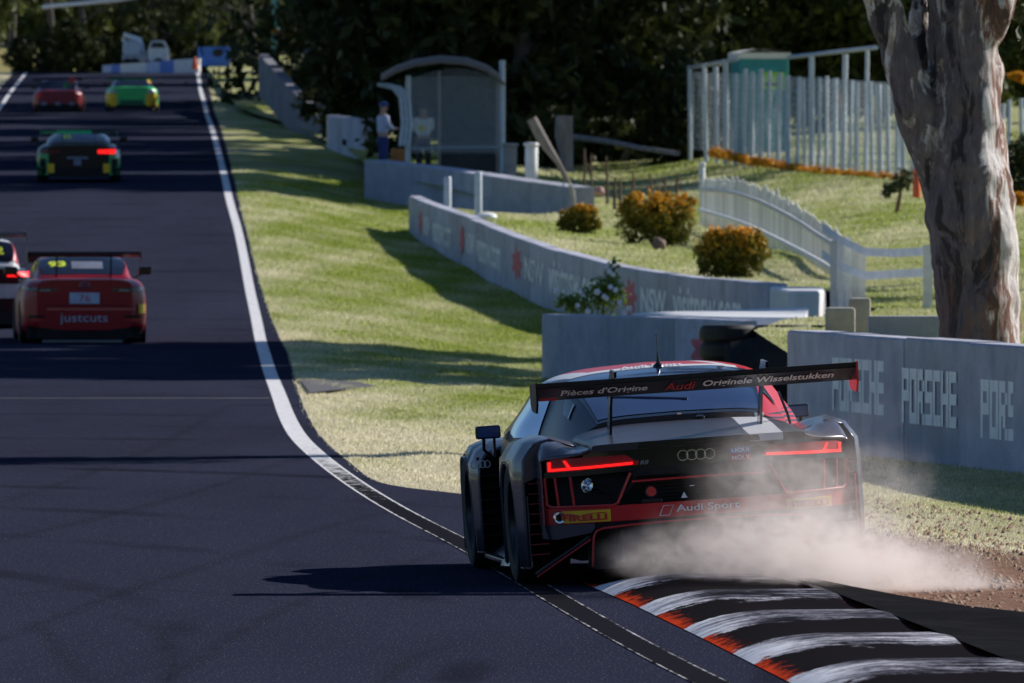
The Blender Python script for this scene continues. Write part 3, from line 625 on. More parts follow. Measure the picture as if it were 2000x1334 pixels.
# dark evergreens behind the walls: (px, depth, height scale)
k = 0
DKL = ['dark evergreen at the left end of the wood, above the farthest concrete walls', 'dark evergreen directly behind the marshal shelter', 'dark evergreen behind the grey logs, right of the shelter', 'tall dark evergreen in the back row of the wood']
ORD = ['leftmost', 'second', 'third', 'fourth', 'fifth', 'sixth', 'seventh', 'eighth', 'ninth', 'tenth', 'eleventh', 'twelfth', 'thirteenth', 'fourteenth', 'fifteenth', 'sixteenth', 'seventeenth', 'eighteenth', 'nineteenth', 'twentieth']
no = 0
for (px, d, sc, z_) in ((745, 400, 1.0, 0), (770, 376, 1.0, 0), (815, 362, 1.2, 1), (870, 330, 1.25, 1), (912, 317, 1.3, 1), (935, 310, 1.45, 1), (1005, 308, 1.4, 2), (1075, 318, 1.45, 2), (1140, 328, 1.4, 2), (1215, 340, 1.4, 2), (1290, 345, 1.2, 2),
                    (722, 470, 1.3, 0), (760, 430, 1.2, 3), (790, 420, 1.25, 3), (880, 415, 1.2, 3), (960, 410, 1.3, 3), (1050, 415, 1.2, 3), (1130, 420, 1.25, 3), (1210, 425, 1.25, 3), (700, 520, 1.4, 0), (740, 540, 1.4, 3), (780, 520, 1.5, 3), (890, 520, 1.4, 3), (1000, 520, 1.5, 3), (1110, 520, 1.4, 3)):
    q = P(px, 300, d); plant('dark', k, q.x, d, gz(q.x, d) - .2, sc, k * 1.7, (DKL[z_] if no > 10 else ['dark evergreen at the left end of the front row behind the shelter', *['dark evergreen in the front row of the wood, %s from the left' % o_ for o_ in ORD[1:11]]][no]), 'evergreen_tree', GR['dark']); k += 1; no += 1
no2 = 0
OKL = ['light olive tree just left of the teal toilet roof', 'light olive tree between the toilet roof and the gum trunk', 'light olive tree right of the gum trunk', 'taller olive tree in the back row above the pole fence']
for (px, d, sc) in ((1330, 372, 1.0), (1395, 360, 1.05), (1460, 365, 1.1), (1520, 352, 1.05), (1580, 362, 1.1), (1640, 350, 1.05), (1700, 360, 1.0), (1770, 350, 1.05), (1840, 360, 1.1), (1900, 352, 1.0), (1965, 362, 1.1), (2040, 350, 1.0), (1430, 440, 1.4), (1530, 440, 1.4), (1640, 440, 1.5), (1750, 440, 1.4), (1860, 440, 1.4), (1970, 440, 1.5), (1320, 450, 1.4)):
    q = P(px, 300, d); plant('olive', k, q.x, d, gz(q.x, d) - .2, sc, k * 1.3, (OKL[3] if d > 400 else 'light olive tree behind the pole fence, %s' % (ORD[no2] + (' from the left' if no2 else ' of its row'))), 'olive_tree', GR['olive']); k += 1; no2 += 1
for (kd, px, d, sc) in (('gum2', 105, 640, 1.0), ('gum2', 172, 612, .8), ('gum2', 300, 650, 1.1), ('gum2', 372, 612, .9), ('gum2', 458, 590, .9), ('gum2', 20, 630, .9), ('gum2', 500, 560, 1.0),
                    ('olive', -30, 600, .9), ('olive', 15, 650, 1.0), ('olive', 60, 665, 1.1), ('dark', 110, 680, 1.3), ('olive', 150, 668, 1.1), ('dark', 205, 675, 1.3), ('olive', 250, 690, 1.3), ('dark', 300, 680, 1.3), ('olive', 345, 665, 1.2), ('dark', 400, 660, 1.3), ('olive', 440, 630, 1.1), ('dark', 480, 650, 1.3), ('dark', 540, 650, 1.3), ('olive', 600, 600, 1.1), ('dark', 600, 650, 1.5), ('olive', 400, 610, .7), ('dark', 20, 700, 1.6), ('dark', 340, 700, 1.7), ('dark', 440, 700, 1.7)):
    q = P(px, 120, d); zz = 8.0 if px > 270 or d < 600 else 9.5 + (d - 600) * .03
    lb = {'gum2': 'dark trunked gum tree standing beyond the far end of the road', 'olive': 'olive green tree in the mixed trees beyond the far end of the road', 'dark': 'dark evergreen in the mixed trees beyond the far end of the road'}[kd]
    plant('gum' if kd == 'gum2' else kd, k, q.x, d, zz, sc, k * 2.1, lb, {'gum2': 'gum_tree', 'olive': 'olive_tree', 'dark': 'evergreen_tree'}[kd], 'trees beyond the road end, ' + {'gum2': 'gums', 'olive': 'olive trees', 'dark': 'evergreens'}[kd]); k += 1
for (X, Y, sc) in ((3.5, 352, 1.5), (1.5, 360, 1.6), (1.5, 382, 1.45), (-1, 400, 1.7), (-1.5, 424, 1.5), (-3, 450, 1.7), (-5, 474, 1.6), (-7, 500, 1.7), (-9, 530, 1.6), (-10, 556, 1.6)):
    plant('gum', k, X, Y, gz(X, Y) - .3, sc, k * 2.3, 'very tall gum rising above the dark evergreens', 'gum_tree', 'tall gums in the dark wood'); k += 1
for i, (px, d) in enumerate(((40, 606), (95, 610), (150, 604), (210, 612), (262, 606), (330, 612), (395, 600), (455, 585))):
    q = P(px, 100, d); plant('bush', i, q.x, d, 9.0 if px < 270 else 8.2, .8 + .15 * (i % 3), i * 1.3, 'low dark bush on the bank beyond the far end of the road', 'bush', 'low bushes on the bank beyond the road end')
# understorey bushes
for i, (px, d, sc, lab) in enumerate(((1255, 318, 1.0, 'dark round bush left of the tall pole fence'), (1330, 308, 1.15, 'low dark bush against the left end of the tall pole fence'), (1380, 312, 1.0, 'dark bush tucked behind the first poles of the tall fence'),
        (690, 362, 1.0, 'dark bush overhanging the short concrete wall'), (604, 420, .7, 'yellowish bush beside the farthest concrete wall'), (566, 447, .6, 'small bush on top of the farthest concrete wall'),
        (1180, 322, .9, 'bush behind the lying grey log'), (1090, 312, .9, 'bush behind the upright grey stump'))):
    q = P(px, 300, d); plant('bush', i, q.x, d, gz(q.x, d) - .15, sc, i, lab, 'bush')
# trees standing outside the picture on the right whose crowns shade the track
for (X, Y, sc) in ((16, 286, 2.1), (17.5, 298, 2.3), (16.5, 330, 2.1)):
    plant('gum', k, X, Y, gz(X, Y) - .3, sc, k * 2.3, 'very tall gum standing right of the pole fence', 'gum_tree', 'tall gums right of the picture'); k += 1
for (X, Y, sc) in ((16.5, 287, 1.0), (17.5, 299, 1.35), (18, 316, 1.4), (4.5, 352, 1.15), (2.5, 392, 1.2), (-.5, 436, 1.25)):
    plant('shade', k, X, Y, gz(X, Y) - .3, sc, k * 1.3, 'tall dense shade tree rising above the picture over the dark wood', 'shade_tree', 'tall shade trees of the wood'); k += 1
OFFG = 'trees right of the picture that shade the road'
for i, (kind, X, Y, sc) in enumerate((('shade', 14.5, 155, 1.0), ('shade', 15.5, 164, 1.05), ('shade', 14.8, 173, 1.0))):
    plant(kind, i, X, Y, gz(X, Y) - .2, sc, i * 2., 'tall shade tree right of the lawn, casting a band of shade over the track', 'shade_tree', OFFG)
# far wood, one mass
r = np.random.default_rng(5); N = 46000; X = (r.random(N) - .5) * 130; Y = 715 + r.random(N) * 45; Z = 8 + r.random(N) ** 1.2 * 34
bl = [(x, 730 + 12 * math.sin(x), 12 + 9 * (i % 3) + 4 * math.sin(i), 6, 5, 7) for i, x in enumerate(np.linspace(-60, 60, 66))]
tag(crown('far_wood', bl, 2600, 16, .55, L_DARK, 55, .5), 'distant dark mass of woodland closing the view above the road', 'wood', kind='stuff')
bl = [(x, 470 + 8 * math.sin(x), 6 + 5 * (i % 3), 3.5, 3, 4.5) for i, x in enumerate(np.linspace(-9, 32, 44))]
tag(crown('far_thicket', bl, 2600, 16, .34, L_DARK, 57, .5), 'dark thicket filling in behind the evergreens and olive trees', 'wood', kind='stuff')

# ---- three orange-tipped hedge shrubs, rounded
def shrub(px, base, top, wpx, d, label, seed, lobes):
    s = F / d; q = P(px, base, d); h = (base - top) / s; w = wpx / s; root = empty('golden_shrub', q, (0, 0, 0), label, 'shrub', 'orange tipped shrubs in the garden')
    rr = random.Random(seed); bl = []
    for i in range(lobes):
        t = (i + .5) / lobes; x = (t - .5) * w * .62; bl.append((x, rr.uniform(-.1, .1) * w, h * rr.uniform(.44, .56), w / lobes * .62 + .04, w * .3, h * .46))
        bl.append((x + rr.uniform(-.1, .1), rr.uniform(-.1, .1) * w, h * .68, w / lobes * .45, w * .22, h * .30))
    for i in range(5): bl.append((rr.uniform(-.42, .42) * w, rr.uniform(-.2, .1) * w, h * rr.uniform(.35, .92), w * .10, w * .10, h * .14))
    c = crown('foliage', bl, 420 if w > 1 else 200, 22, .045, L_ORANGE, seed, .30, .62, tip=(0, h)); c.parent = root
    mb = MB()
    for i in range(4): a = rr.uniform(-.3, .3) * w; mb.tube([(0, 0, -.1), (a, rr.uniform(-.1, .1), h * .6)], [.03, .012], 6)
    mb.build('stem', BARKR, root, True)
shrub(1132, 462, 400, 58, 224, 'smallest orange tipped shrub, a narrow bun at the end of the plain wall', 3, 1)
shrub(1281, 478, 378, 166, 214, 'widest orange and green shrub, in the middle of the lawn', 4, 3)
shrub(1430, 552, 452, 130, 179, 'deep orange rounded shrub right above the lettered wall, nearest the white picket fence', 5, 2)
# round stone in front of the widest shrub
st = mesh('boulder', [], []); bpy.data.objects.remove(st)
bm = bmesh.new(); bmesh.ops.create_icosphere(bm, subdivisions=3, radius=.13)
for v_ in bm.verts: v_.co *= 1 + .15 * math.sin(v_.co.x * 30) * math.cos(v_.co.z * 22)
me = bpy.data.meshes.new('boulder'); bm.to_mesh(me); bm.free(); me.materials.append(pm('pink_stone', (.20, .13, .11), .9, var=.3, scale=8)); me.polygons.foreach_set('use_smooth', [True] * len(me.polygons))
tag(link('boulder', me, None, P(1288, 478, 208)), 'small reddish boulder in front of the widest orange shrub', 'stone')
# ---- rose bush
q = P(1160, 612, 158); R = empty('rose_bush', q, (0, 0, 0), 'pale pink flowering rose bush rising above the low concrete wall', 'rose bush')
bl = [(.22, 0, .22, .26, .2, .22), (.26, 0, .42, .18, .15, .16), (.28, .02, .62, .08, .08, .14), (-.15, 0, .14, .22, .15, .14), (-.38, 0, .12, .12, .12, .14), (.1, 0, .3, .2, .15, .2)]
c = crown('foliage', bl, 150, 12, .035, L_ROSE, 9, .42, .2); c.parent = R
PET = pm('rose_petal', (.95, .84, .84), .6, var=.12, scale=20); mb = MB()
for (x, z) in ((-.1, .3), (.1, .5), (.25, .7), (-.4, .25), (.4, .3)): mb.tube([(x * .3, 0, -.2), (x * .8, 0, z * .5), (x, 0, z)], [.012, .009, .005], 5)
mb.build('stem', BARKR, R)
for (px, py) in ((1184, 518), (1190, 530), (1197, 536), (1086, 567), (1133, 569), (1166, 570), (1128, 596), (1148, 608), (1184, 582), (1192, 560), (1202, 566), (1229, 602), (1219, 610), (1210, 590), (1180, 579)):
    x = (px - 1160) * 158 / F; z = (612 - py) * 158 / F; mb = MB(); rr = random.Random(px); y = rr.uniform(-.36, -.28); r0 = rr.uniform(.036, .052)
    for ly in range(3):
        for k_ in range(5):
            a = 2 * math.pi * (k_ + .5 * ly) / 5; rad = r0 * (1 - .28 * ly); cx = x + rad * .55 * math.cos(a); cz = z + rad * .55 * math.sin(a)
            mb.add([(cx - rad * .5, y - ly * .008, cz), (cx, y - ly * .008 - .01, cz - rad * .5), (cx + rad * .5, y - ly * .008, cz), (cx, y - ly * .008 + .012, cz + rad * .5), (x, y - .004 - ly * .01, z)], [(0, 1, 4), (1, 2, 4), (2, 3, 4), (3, 0, 4)])
    mb.build('blossom', PET, R)
# ---- orange flower border at the foot of the pole fence
fp = [(1398, 300, 297), (1450, 312, 291), (1520, 325, 284), (1600, 338, 276), (1690, 347, 268), (1785, 352, 260)]
fw_ = [P(*a) for a in fp]; bl = []
for i in range(len(fw_) - 1):
    for t in np.linspace(0, 1, 7)[:-1]: c_ = fw_[i].lerp(fw_[i + 1], t); bl.append((c_.x, c_.y - .2, c_.z + .03, .18, .3, .09))
L_MARI = leafmat('marigold_petals', (.30, .13, .01), (.78, .36, .02), (.92, .55, .05)); c = crown('flower_border', bl, 800, 12, .05, L_MARI, 77, .6, .3); tag(c, 'strip of orange marigolds along the foot of the tall pole fence', 'flower bed', kind='stuff')
for (px, py, d, lab, wd) in ((1985, 148, 300, 'bunch of yellow flowers high behind the gum trunk on the right edge', 34), (1985, 385, 210, 'orange flowers low on the lawn right of the gum trunk', 36), (548, 62, 470, 'yellow flowering shrub on the farthest wall under the trees', 48)):
    q = P(px, py, d); w = wd / (F / d) / 2; c = crown('flower_cluster', [(0, 0, 0, w, .3, w * .3), (w * .5, 0, -.1, w * .4, .3, w * .25)], 46, 14, .06, L_MARI, int(px), .6, .3); c.location = q; tag(c, lab, 'flowers', kind='stuff')
q = P(1990, 330, 235); c = crown('dark_planting', [(0, 0, -.2, .5, .4, .75), (.2, 0, .3, .3, .4, .3)], 220, 16, .06, L_DARK, 91, .5, .3); c.location = q; tag(c, 'dark leafy shrub at the right edge behind the gum trunk', 'shrub')

# ---- the big gum tree
BK, n, l, b = nodes('gum_bark'); v = objco(n, l, (1.3, 1.3, .30))
a1 = noise(n, l, 3.0, 6, v, .65, .5); a2 = noise(n, l, 9, 6, v, .75, .4)
sp3 = n.new('ShaderNodeSeparateXYZ'); l.new(objco(n, l), sp3.inputs[0]); X_, Z_ = sp3.outputs['X'], sp3.outputs['Z']
b1 = noise(n, l, 4.2, 7, objco(n, l, (1.2, 1.2, .22)), .7, .8); b2 = noise(n, l, 2.6, 5, objco(n, l, (1.3, 1.3, .55)), .65, 1.2); b3 = noise(n, l, 14, 6, objco(n, l, (1, 1, .3)), .75, .3)
c1 = ramp(n, l, b3, [(.3, (.085, .066, .078)), (.7, (.23, .19, .205))])
c1 = mix(n, l, ramp(n, l, b1, [(.53, (0, 0, 0)), (.58, (.9, .9, .9))]), c1, (.022, .018, .022))
c1 = mix(n, l, ramp(n, l, b1, [(.34, (.8, .8, .8)), (.39, (0, 0, 0))]), c1, (.30, .255, .245))
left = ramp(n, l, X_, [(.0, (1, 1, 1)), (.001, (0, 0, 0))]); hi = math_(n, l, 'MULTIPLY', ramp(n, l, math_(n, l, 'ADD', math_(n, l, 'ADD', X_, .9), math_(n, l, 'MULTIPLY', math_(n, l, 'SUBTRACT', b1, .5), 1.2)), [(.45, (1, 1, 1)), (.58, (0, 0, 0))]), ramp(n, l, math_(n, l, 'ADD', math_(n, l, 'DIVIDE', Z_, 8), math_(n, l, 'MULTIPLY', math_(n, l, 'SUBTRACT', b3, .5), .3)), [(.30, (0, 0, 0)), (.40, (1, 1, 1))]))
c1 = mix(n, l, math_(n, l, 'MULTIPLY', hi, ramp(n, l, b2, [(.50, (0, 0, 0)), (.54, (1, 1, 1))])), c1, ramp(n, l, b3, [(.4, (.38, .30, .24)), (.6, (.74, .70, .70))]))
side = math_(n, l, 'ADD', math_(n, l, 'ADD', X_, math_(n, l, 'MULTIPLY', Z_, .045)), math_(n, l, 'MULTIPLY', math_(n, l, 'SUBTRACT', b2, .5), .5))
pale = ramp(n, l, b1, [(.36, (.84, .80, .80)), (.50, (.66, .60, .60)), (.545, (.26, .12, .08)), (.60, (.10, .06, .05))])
c1 = mix(n, l, ramp(n, l, side, [(.08, (0, 0, 0)), (.13, (1, 1, 1))]), c1, pale)  # sunlit right edge painted in: pale bark against the darker shade side
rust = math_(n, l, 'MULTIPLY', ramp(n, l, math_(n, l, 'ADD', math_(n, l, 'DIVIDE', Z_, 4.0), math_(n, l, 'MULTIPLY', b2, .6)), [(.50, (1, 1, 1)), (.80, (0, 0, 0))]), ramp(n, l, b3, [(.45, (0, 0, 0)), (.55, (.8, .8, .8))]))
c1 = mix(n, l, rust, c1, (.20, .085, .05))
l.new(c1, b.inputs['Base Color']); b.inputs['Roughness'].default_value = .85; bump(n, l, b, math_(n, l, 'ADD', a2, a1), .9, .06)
GD = 100.0; G = empty('gum_tree', (P(1925, 0, GD).x, GD, 0), (0, 0, 0), 'big gum tree with mottled peeling bark and a forked trunk behind the near wall', 'tree')
gp = lambda px, py, dy=0: Vector(((px - 1925) * GD / F, dy, CH + (YH - py) * GD / F))
mb = MB()
mb.tube([gp(1920, 890), gp(1919, 800), gp(1916, 660), gp(1908, 540), gp(1897, 430), gp(1888, 330), gp(1884, 200), gp(1882, 90), gp(1884, -30), gp(1900, -330), gp(1950, -800), gp(1930, -1500), gp(1960, -2400)],
        [.48, .42, .365, .36, .40, .385, .335, .325, .33, .30, .26, .2, .06], 22)
mb.tube([gp(1878, 470, .05), gp(1840, 360, -.03), gp(1806, 270, -.12), gp(1778, 180, -.18), gp(1752, 95, -.2), gp(1722, 0, -.25), gp(1680, -150, -.5), gp(1560, -500, -1.5), gp(1500, -1000, -3), gp(1380, -1700, -4)], [.20, .205, .19, .175, .165, .155, .15, .14, .12, .04], 18)
mb.tube([gp(1905, 95, -.05), gp(1935, 45, -.1), gp(1955, 22, -.12), gp(1962, -12, -.08), gp(1990, -90, 0), gp(2150, -300, .5), gp(2350, -800, 2)], [.18, .16, .15, .12, .11, .10, .05], 14)
mb.tube([gp(1805, 260, .25), gp(1798, 150, .35), gp(1800, 40, .4), gp(1806, -60, .45), gp(1800, -400, .6)], [.12, .11, .10, .09, .04], 10)
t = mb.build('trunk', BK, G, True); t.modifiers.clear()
rm = t.modifiers.new('remesh', 'REMESH'); rm.mode = 'VOXEL'; rm.voxel_size = .035; rm.use_smooth_shade = True
tx = bpy.data.textures.new('bark_lumps', 'CLOUDS'); tx.noise_scale = .35; dm = t.modifiers.new('lumps', 'DISPLACE'); dm.texture = tx; dm.strength = .13; dm.mid_level = .5; dm.texture_coords = 'LOCAL'
for (px, py, dy, sc) in ((1890, -900, 0, 1.0), (1960, -1700, 1, 1.3), (1480, -1100, -3, 1.1), (1380, -1800, -4, 1.2), (2200, -600, 1, 1.0), (2380, -1000, 2, 1.2), (1700, -2300, 0, 1.3), (2060, -2500, -1, 1.2)):
    pass
bl = [tuple(gp(px, py, dy)) + (1.5 * s, 1.5 * s, .9 * s) for (px, py, dy, s) in ((1960, -1900, 1, 1.3), (1480, -1500, -3, 1.0), (1380, -1900, -4, 1.1), (2380, -1000, 2, 1.0), (1700, -2400, 0, 1.2), (2060, -2600, -1, 1.2))]
bl.append(tuple(gp(2030, 10, .5)) + (.34, .4, .36)); bl.append(tuple(gp(2030, -120, .5)) + (.45, .5, .4))
bl += [(-.1, 0, z, 1.35, 1.5, .95) for z in (5.6, 6.8, 8.0, 9.2)] + [(-1.5 - .25 * i, -2.3, 5.8 + 1.1 * i, .7, .75, .7) for i in range(3)]
c = crown('crown', bl, 2000, 14, .085, L_GUM, 61, .35, .2); c.parent = G

# ---- small sapling with a red trunk and orange marker
q = P(1758, 420, 232); sp = empty('sapling', q, (0, 0, 0), 'small sapling with a reddish leaning stem on the lawn left of the gum trunk', 'sapling')
MB().tube([(-.1, 0, -.1), (-.02, 0, .3), (.06, 0, .75)], [.05, .04, .02], 7).build('trunk', BARKR, sp, True)
c = crown('crown', [(-.1, 0, .6, .3, .3, .12), (.1, 0, .8, .2, .2, .15), (-.25, 0, .45, .15, .2, .1)], 60, 14, .05, L_GUM, 17, .4, .2); c.parent = sp
ORG = pm('orange_plastic', (.80, .13, .03), .5, var=.08)
tag(MB().lathe([(.09, 0), (.085, .1), (.08, .55), (.05, .62), (0, .62)], 'z', (0, 0, 0), 16).build('marker_post', ORG, None, True, loc=P(1790, 386, 236)), 'orange marker bollard at the left side of the gum trunk', 'bollard')

# ---------------------------------------------------------------- fences and posts
GALV = pm('galvanised_steel', (.50, .55, .62), .45, .3, var=.15, scale=6)
PICK = pm('weathered_white_timber', (.90, .90, .86), .75, var=.16, scale=8, bmp=.2)
_n, _l = PICK.node_tree.nodes, PICK.node_tree.links; _oi = _n.new('ShaderNodeObjectInfo'); _b = _n['Principled BSDF']; _src = _b.inputs['Base Color'].links[0].from_socket
_l.new(mix(_n, _l, math_(_n, _l, 'MULTIPLY', _oi.outputs['Random'], .5), _src, (.22, .23, .22)), _b.inputs['Base Color'])
# tall pole fence
pf = empty('pole_fence', P(1400, 300, 297), (0, 0, 0), 'tall galvanised pole and mesh fence above the marigold strip', 'fence'); po = P(1400, 300, 297)
bx = [(1345, 290, 306), (1400, 300, 297), (1450, 312, 291), (1520, 325, 284), (1600, 338, 276), (1690, 347, 268), (1790, 352, 259), (2010, 372, 245)]
def onf(px): 
    return Vector((np.interp(px, [b_[0] for b_ in bx], [P(*b_).x for b_ in bx]), np.interp(px, [b_[0] for b_ in bx], [P(*b_).y for b_ in bx]), np.interp(px, [b_[0] for b_ in bx], [P(*b_).z for b_ in bx])))
tall = {1348: 128, 1380: 124, 1418: 116, 1586: 106, 1646: 106, 1690: 93}
short = [1400, 1436, 1452, 1468, 1486, 1500, 1519, 1540, 1557, 1573, 1600, 1614, 1630, 1660, 1673, 1705, 1721, 1737, 1752, 1766, 1782, 1955, 1972, 1996]
rr = random.Random(3)
for px in sorted(list(tall) + short):
    q = onf(px); top = tall.get(px, float(np.interp(px, [1345, 1500, 1700, 1790, 1950, 2000], [136, 142, 158, 168, 196, 200])) + rr.uniform(-8, 6))
    zt = CH + (YH - top) * q.y / F; rd = rr.uniform(.042, .07)
    MB().tube([q - po + Vector((0, 0, -.3)), Vector((q.x - po.x + rr.uniform(-.07, .07), q.y - po.y, zt - po.z))], rd, 10).build('post', GALV, pf, True)
for (y0_, y1_, a, b_) in ((133, 116, 1345, 1440), (112, 93, 1540, 1712)):
    q0 = onf(a); q1 = onf(b_); z0 = CH + (YH - y0_) * q0.y / F; z1 = CH + (YH - y1_) * q1.y / F
    MB().tube([(q0.x - po.x, q0.y - po.y, z0 - po.z), (q1.x - po.x, q1.y - po.y, z1 - po.z)], .05, 8).build('top_rail', GALV, pf, True)
mb = MB()
for r_ in range(14):
    pts = []
    for px in np.linspace(1345, 1800, 20):
        q = onf(px); zt = CH + (YH - np.interp(px, [1345, 1800], [140, 165])) * q.y / F; pts.append((q.x - po.x, q.y - po.y, q.z + .05 + (zt - q.z - .05) * r_ / 13 - po.z))
    mb.tube(pts, .006, 4)
for px in np.arange(1345, 1800, 4.5):
    q = onf(px); zt = CH + (YH - np.interp(px, [1345, 1800], [140, 165])) * q.y / F; mb.tube([q - po, (q.x - po.x, q.y - po.y, zt - po.z)], .010, 4)
o = mb.build('wire_mesh', GALV, pf); o['kind'] = 'stuff'
# teal portable toilet
TEAL = pm('teal_plastic', (.03, .26, .30), .5, var=.1); q = P(1483, 300, 304)
t = empty('portable_toilet', q, (0, 0, .2), 'teal portable toilet with a white roof and a green sign behind the pole fence', 'toilet')
w = 1.34; h = 2.55
MB().box(-w/2, w/2, -.6, .6, -.3, h).build('cabin_body', TEAL, t, bevel=.04)
V = []
for i in range(9):
    a = i / 8; V += [(-w/2 - .04 + (w + .08) * a, -.66, h + .14 + .10 * math.sin(math.pi * a)), (-w/2 - .04 + (w + .08) * a, .66, h + .14 + .10 * math.sin(math.pi * a))]
b_ = MB().add(V, grid_faces(9, 2)); b_.box(-w/2 - .04, w/2 + .04, -.66, .66, h - .02, h + .139); b_.build('roof', WHITE, t)
MB().box(-.42, .42, -.628, -.604, .1, h - .25).build('door', pm('teal_door', (.035, .30, .34), .5, var=.1), t)
MB().box(-.06, .54, -.66, -.63, h - .85, h - .38).build('sign', pm('lime_sign', (.28, .62, .06), .5, var=.05), t)
MB().box(.02, .46, -.668, -.662, h - .75, h - .66).build('sign_lettering', RUB, t)
for i, (px, py, c_, lab) in enumerate(((1562, 195, (.75, .30, .05), 'leftmost orange cloth pennant hanging behind the pole fence'), (1645, 205, (.70, .24, .06), 'middle orange and yellow pennant behind the pole fence'), (1712, 210, (.80, .60, .18), 'pale yellow pennant behind the pole fence, nearest the gum trunk'))):
    q = P(px, py, 290); V = []
    for a in range(6):
        for b2 in range(3): V.append(((b2 - 1) * .09 * (1 - a * .08), .03 * math.sin(a + b2), -a * .11 + .3))
    o = mesh('pennant', V, grid_faces(6, 3), pm('pennant_cloth_%s' % 'abc'[i], c_, .8), None, True, q); o.modifiers.new('solid', 'SOLIDIFY').thickness = .01; tag(o, lab, 'pennant')
# curved picket fence
pk = [(1372, 352, 446, 240), (1420, 350, 470, 228), (1470, 360, 492, 217), (1520, 381, 517, 205), (1570, 410, 540, 193), (1608, 438, 556, 183), (1642, 458, 578, 176)]
p0 = P(1372, 446, 240); pfc = empty('picket_fence', p0, (0, 0, 0), 'white picket fence curving down the lawn beside the orange shrubs', 'fence')
def pkat(s, v):  # s 0..1 along, v 0 bottom..1 top
    k_ = np.linspace(0, 1, len(pk)); px, t_, b_, d = (float(catm(k_, np.array([q[i] for q in pk], float), s)) for i in range(4)); return P(px, b_ + (t_ - b_) * v, d) - p0
pm_me = None; NPK = 120
for i in range(NPK):
    s = i / (NPK - 1); a = pkat(s, 0); z1 = pkat(s, 1).z; h = z1 - a.z
    if pm_me is None:
        ob = MB().prism([(-.035, -.15), (.035, -.15), (.035, .93), (0, 1.0), (-.035, .93)], 1, -.012, .012).build('picket', PICK, pfc); pm_me = ob.data
    else: ob = link('picket', pm_me, pfc)
    ob.location = (a.x, a.y, a.z); ob.scale = (1.2, 1, h * (1 + .05 * math.sin(i * 2.3) + rr.uniform(-.04, .04))); ob.rotation_euler = (0, rr.uniform(-.02, .02), -.3)
for v_ in (.38, .80):
    MB().tube([pkat(s, v_) + Vector((-.05, -.03, 0)) for s in np.linspace(0, 1, 24)], .045, 6).build('rail', PICK, pfc)
# blue-shaded return and two rails leading right behind the gum tree
p1 = P(1655, 585, 150); rf = empty('rail_fence', p1, (0, 0, 0), 'shaded white two rail fence running right from the picket fence to the gum trunk', 'fence')
for (px, tp, bt) in ((1628, 470, 590), (1642, 462, 595), (1656, 462, 600), (1670, 474, 600), (1684, 484, 600)):
    a = P(px, bt, 152); z1 = P(px, tp, 152).z
    MB().box(-.045, .045, -.012, .012, -.15, z1 - a.z).build('picket', PICK, rf, loc=a - p1)
for (ya, yb) in ((470, 494), (522, 535)):
    pts = [P(1606, ya - 26, 156), P(1645, ya, 152), P(1690, (ya + yb) / 2 + 10, 151), P(1750, yb, 150), P(1822, yb - 4, 149)]
    mb = MB(); V = []
    for q in pts: V += [q - p1 + Vector((0, -.02, -.055)), q - p1 + Vector((0, -.02, .055)), q - p1 + Vector((0, .02, .055)), q - p1 + Vector((0, .02, -.055))]
    mb.add(V, grid_faces(5, 4, True) + [(0, 1, 2, 3), (16, 17, 18, 19)]).build('rail', PICK, rf)
a = P(1812, 600, 148); MB().box(-.06, .06, -.06, .06, -.2, P(0, 478, 148).z - a.z).build('post', PICK, rf, loc=a - p1)
# isolated posts
def post(name, px, top, bot, wpx, d, mt, label, cat='post', lean=0, cap=False, grp=None):
    s = F / d; q = P(px, bot, d); h = (bot - top) / s; w = wpx / s / 2; R_ = empty(name, q, (0, lean, 0), label, cat, grp)
    MB().lathe([(0, -.4), (w, -.4), (w, h * .96), (w * .85, h), (0, h)], 'z', (0, 0, 0), 14).build('shaft', mt, R_, True)
    if cap: MB().lathe([(w * 1.15, h - .03), (w * 1.3, h), (w * 1.15, h + .05), (0, h + .06)], 'z', (0, 0, 0), 14).build('cap', mt, R_, True)
    return R_
post('white_post', 1038, 283, 362, 25, 272, WHITE, 'thick bright white post standing behind the plain wall, left of the leaning log', cap=True)
post('fence_post', 996, 284, 352, 27, 274, pm('grey_concrete_post', (.26, .26, .26), .9, var=.2), 'squat grey concrete post at the right foot of the mesh shelter', cap=True)
post('guide_post', 874, 345, 412, 15, 240, GALV, 'left one of two pale steel posts in front of the plain wall', grp='pale steel posts in front of the plain wall')
post('guide_post', 934, 336, 425, 15, 233, GALV, 'right one of two pale steel posts, beside the white dome', grp='pale steel posts in front of the plain wall')
post('capped_stake', 1371, 322, 356, 12, 245, WHITE, 'white capped stake at the head of the picket fence', cap=True)
MB_ = MB().lathe([(0, .10), (.12, .09), (.20, .05), (.22, 0), (.20, -.05), (0, -.2)], 'z', (0, 0, 0), 20).build('dome', WHITE, None, True, loc=P(950, 424, 228)); tag(MB_, 'small white dome beside the right steel post', 'marker')
o = MB().tube([(-.12, 0, 0), (-.04, 0, .02), (.03, 0, .0)], [.02, .06, .03], 8).build('white_marker', WHITE, None, True, loc=P(828, 402, 245)); tag(o, 'small white cap at the far end of the lettered wall', 'marker')
LOG = pm('weathered_log', (.23, .20, .19), .95, var=.35, scale=5, bmp=.7, sc=(1, 1, .3))
def log(a, b_, r0, r1, label):
    d_ = b_ - a; pts = [Vector((0, 0, 0)), d_ * .33 + Vector((.03, 0, .02)), d_ * .66 - Vector((.02, 0, .01)), d_]
    tag(MB().tube(pts, [r0, r0 * .9, r1 * 1.05, r1], 10).build('log', LOG, None, True, loc=a), label, 'log')
log(P(1112, 362, 271), P(1038, 232, 271), .07, .13, 'leaning grey log propped beside the white post')
log(P(1104, 335, 275), P(1102, 226, 275), .19, .21, 'upright thick grey stump behind the leaning log')
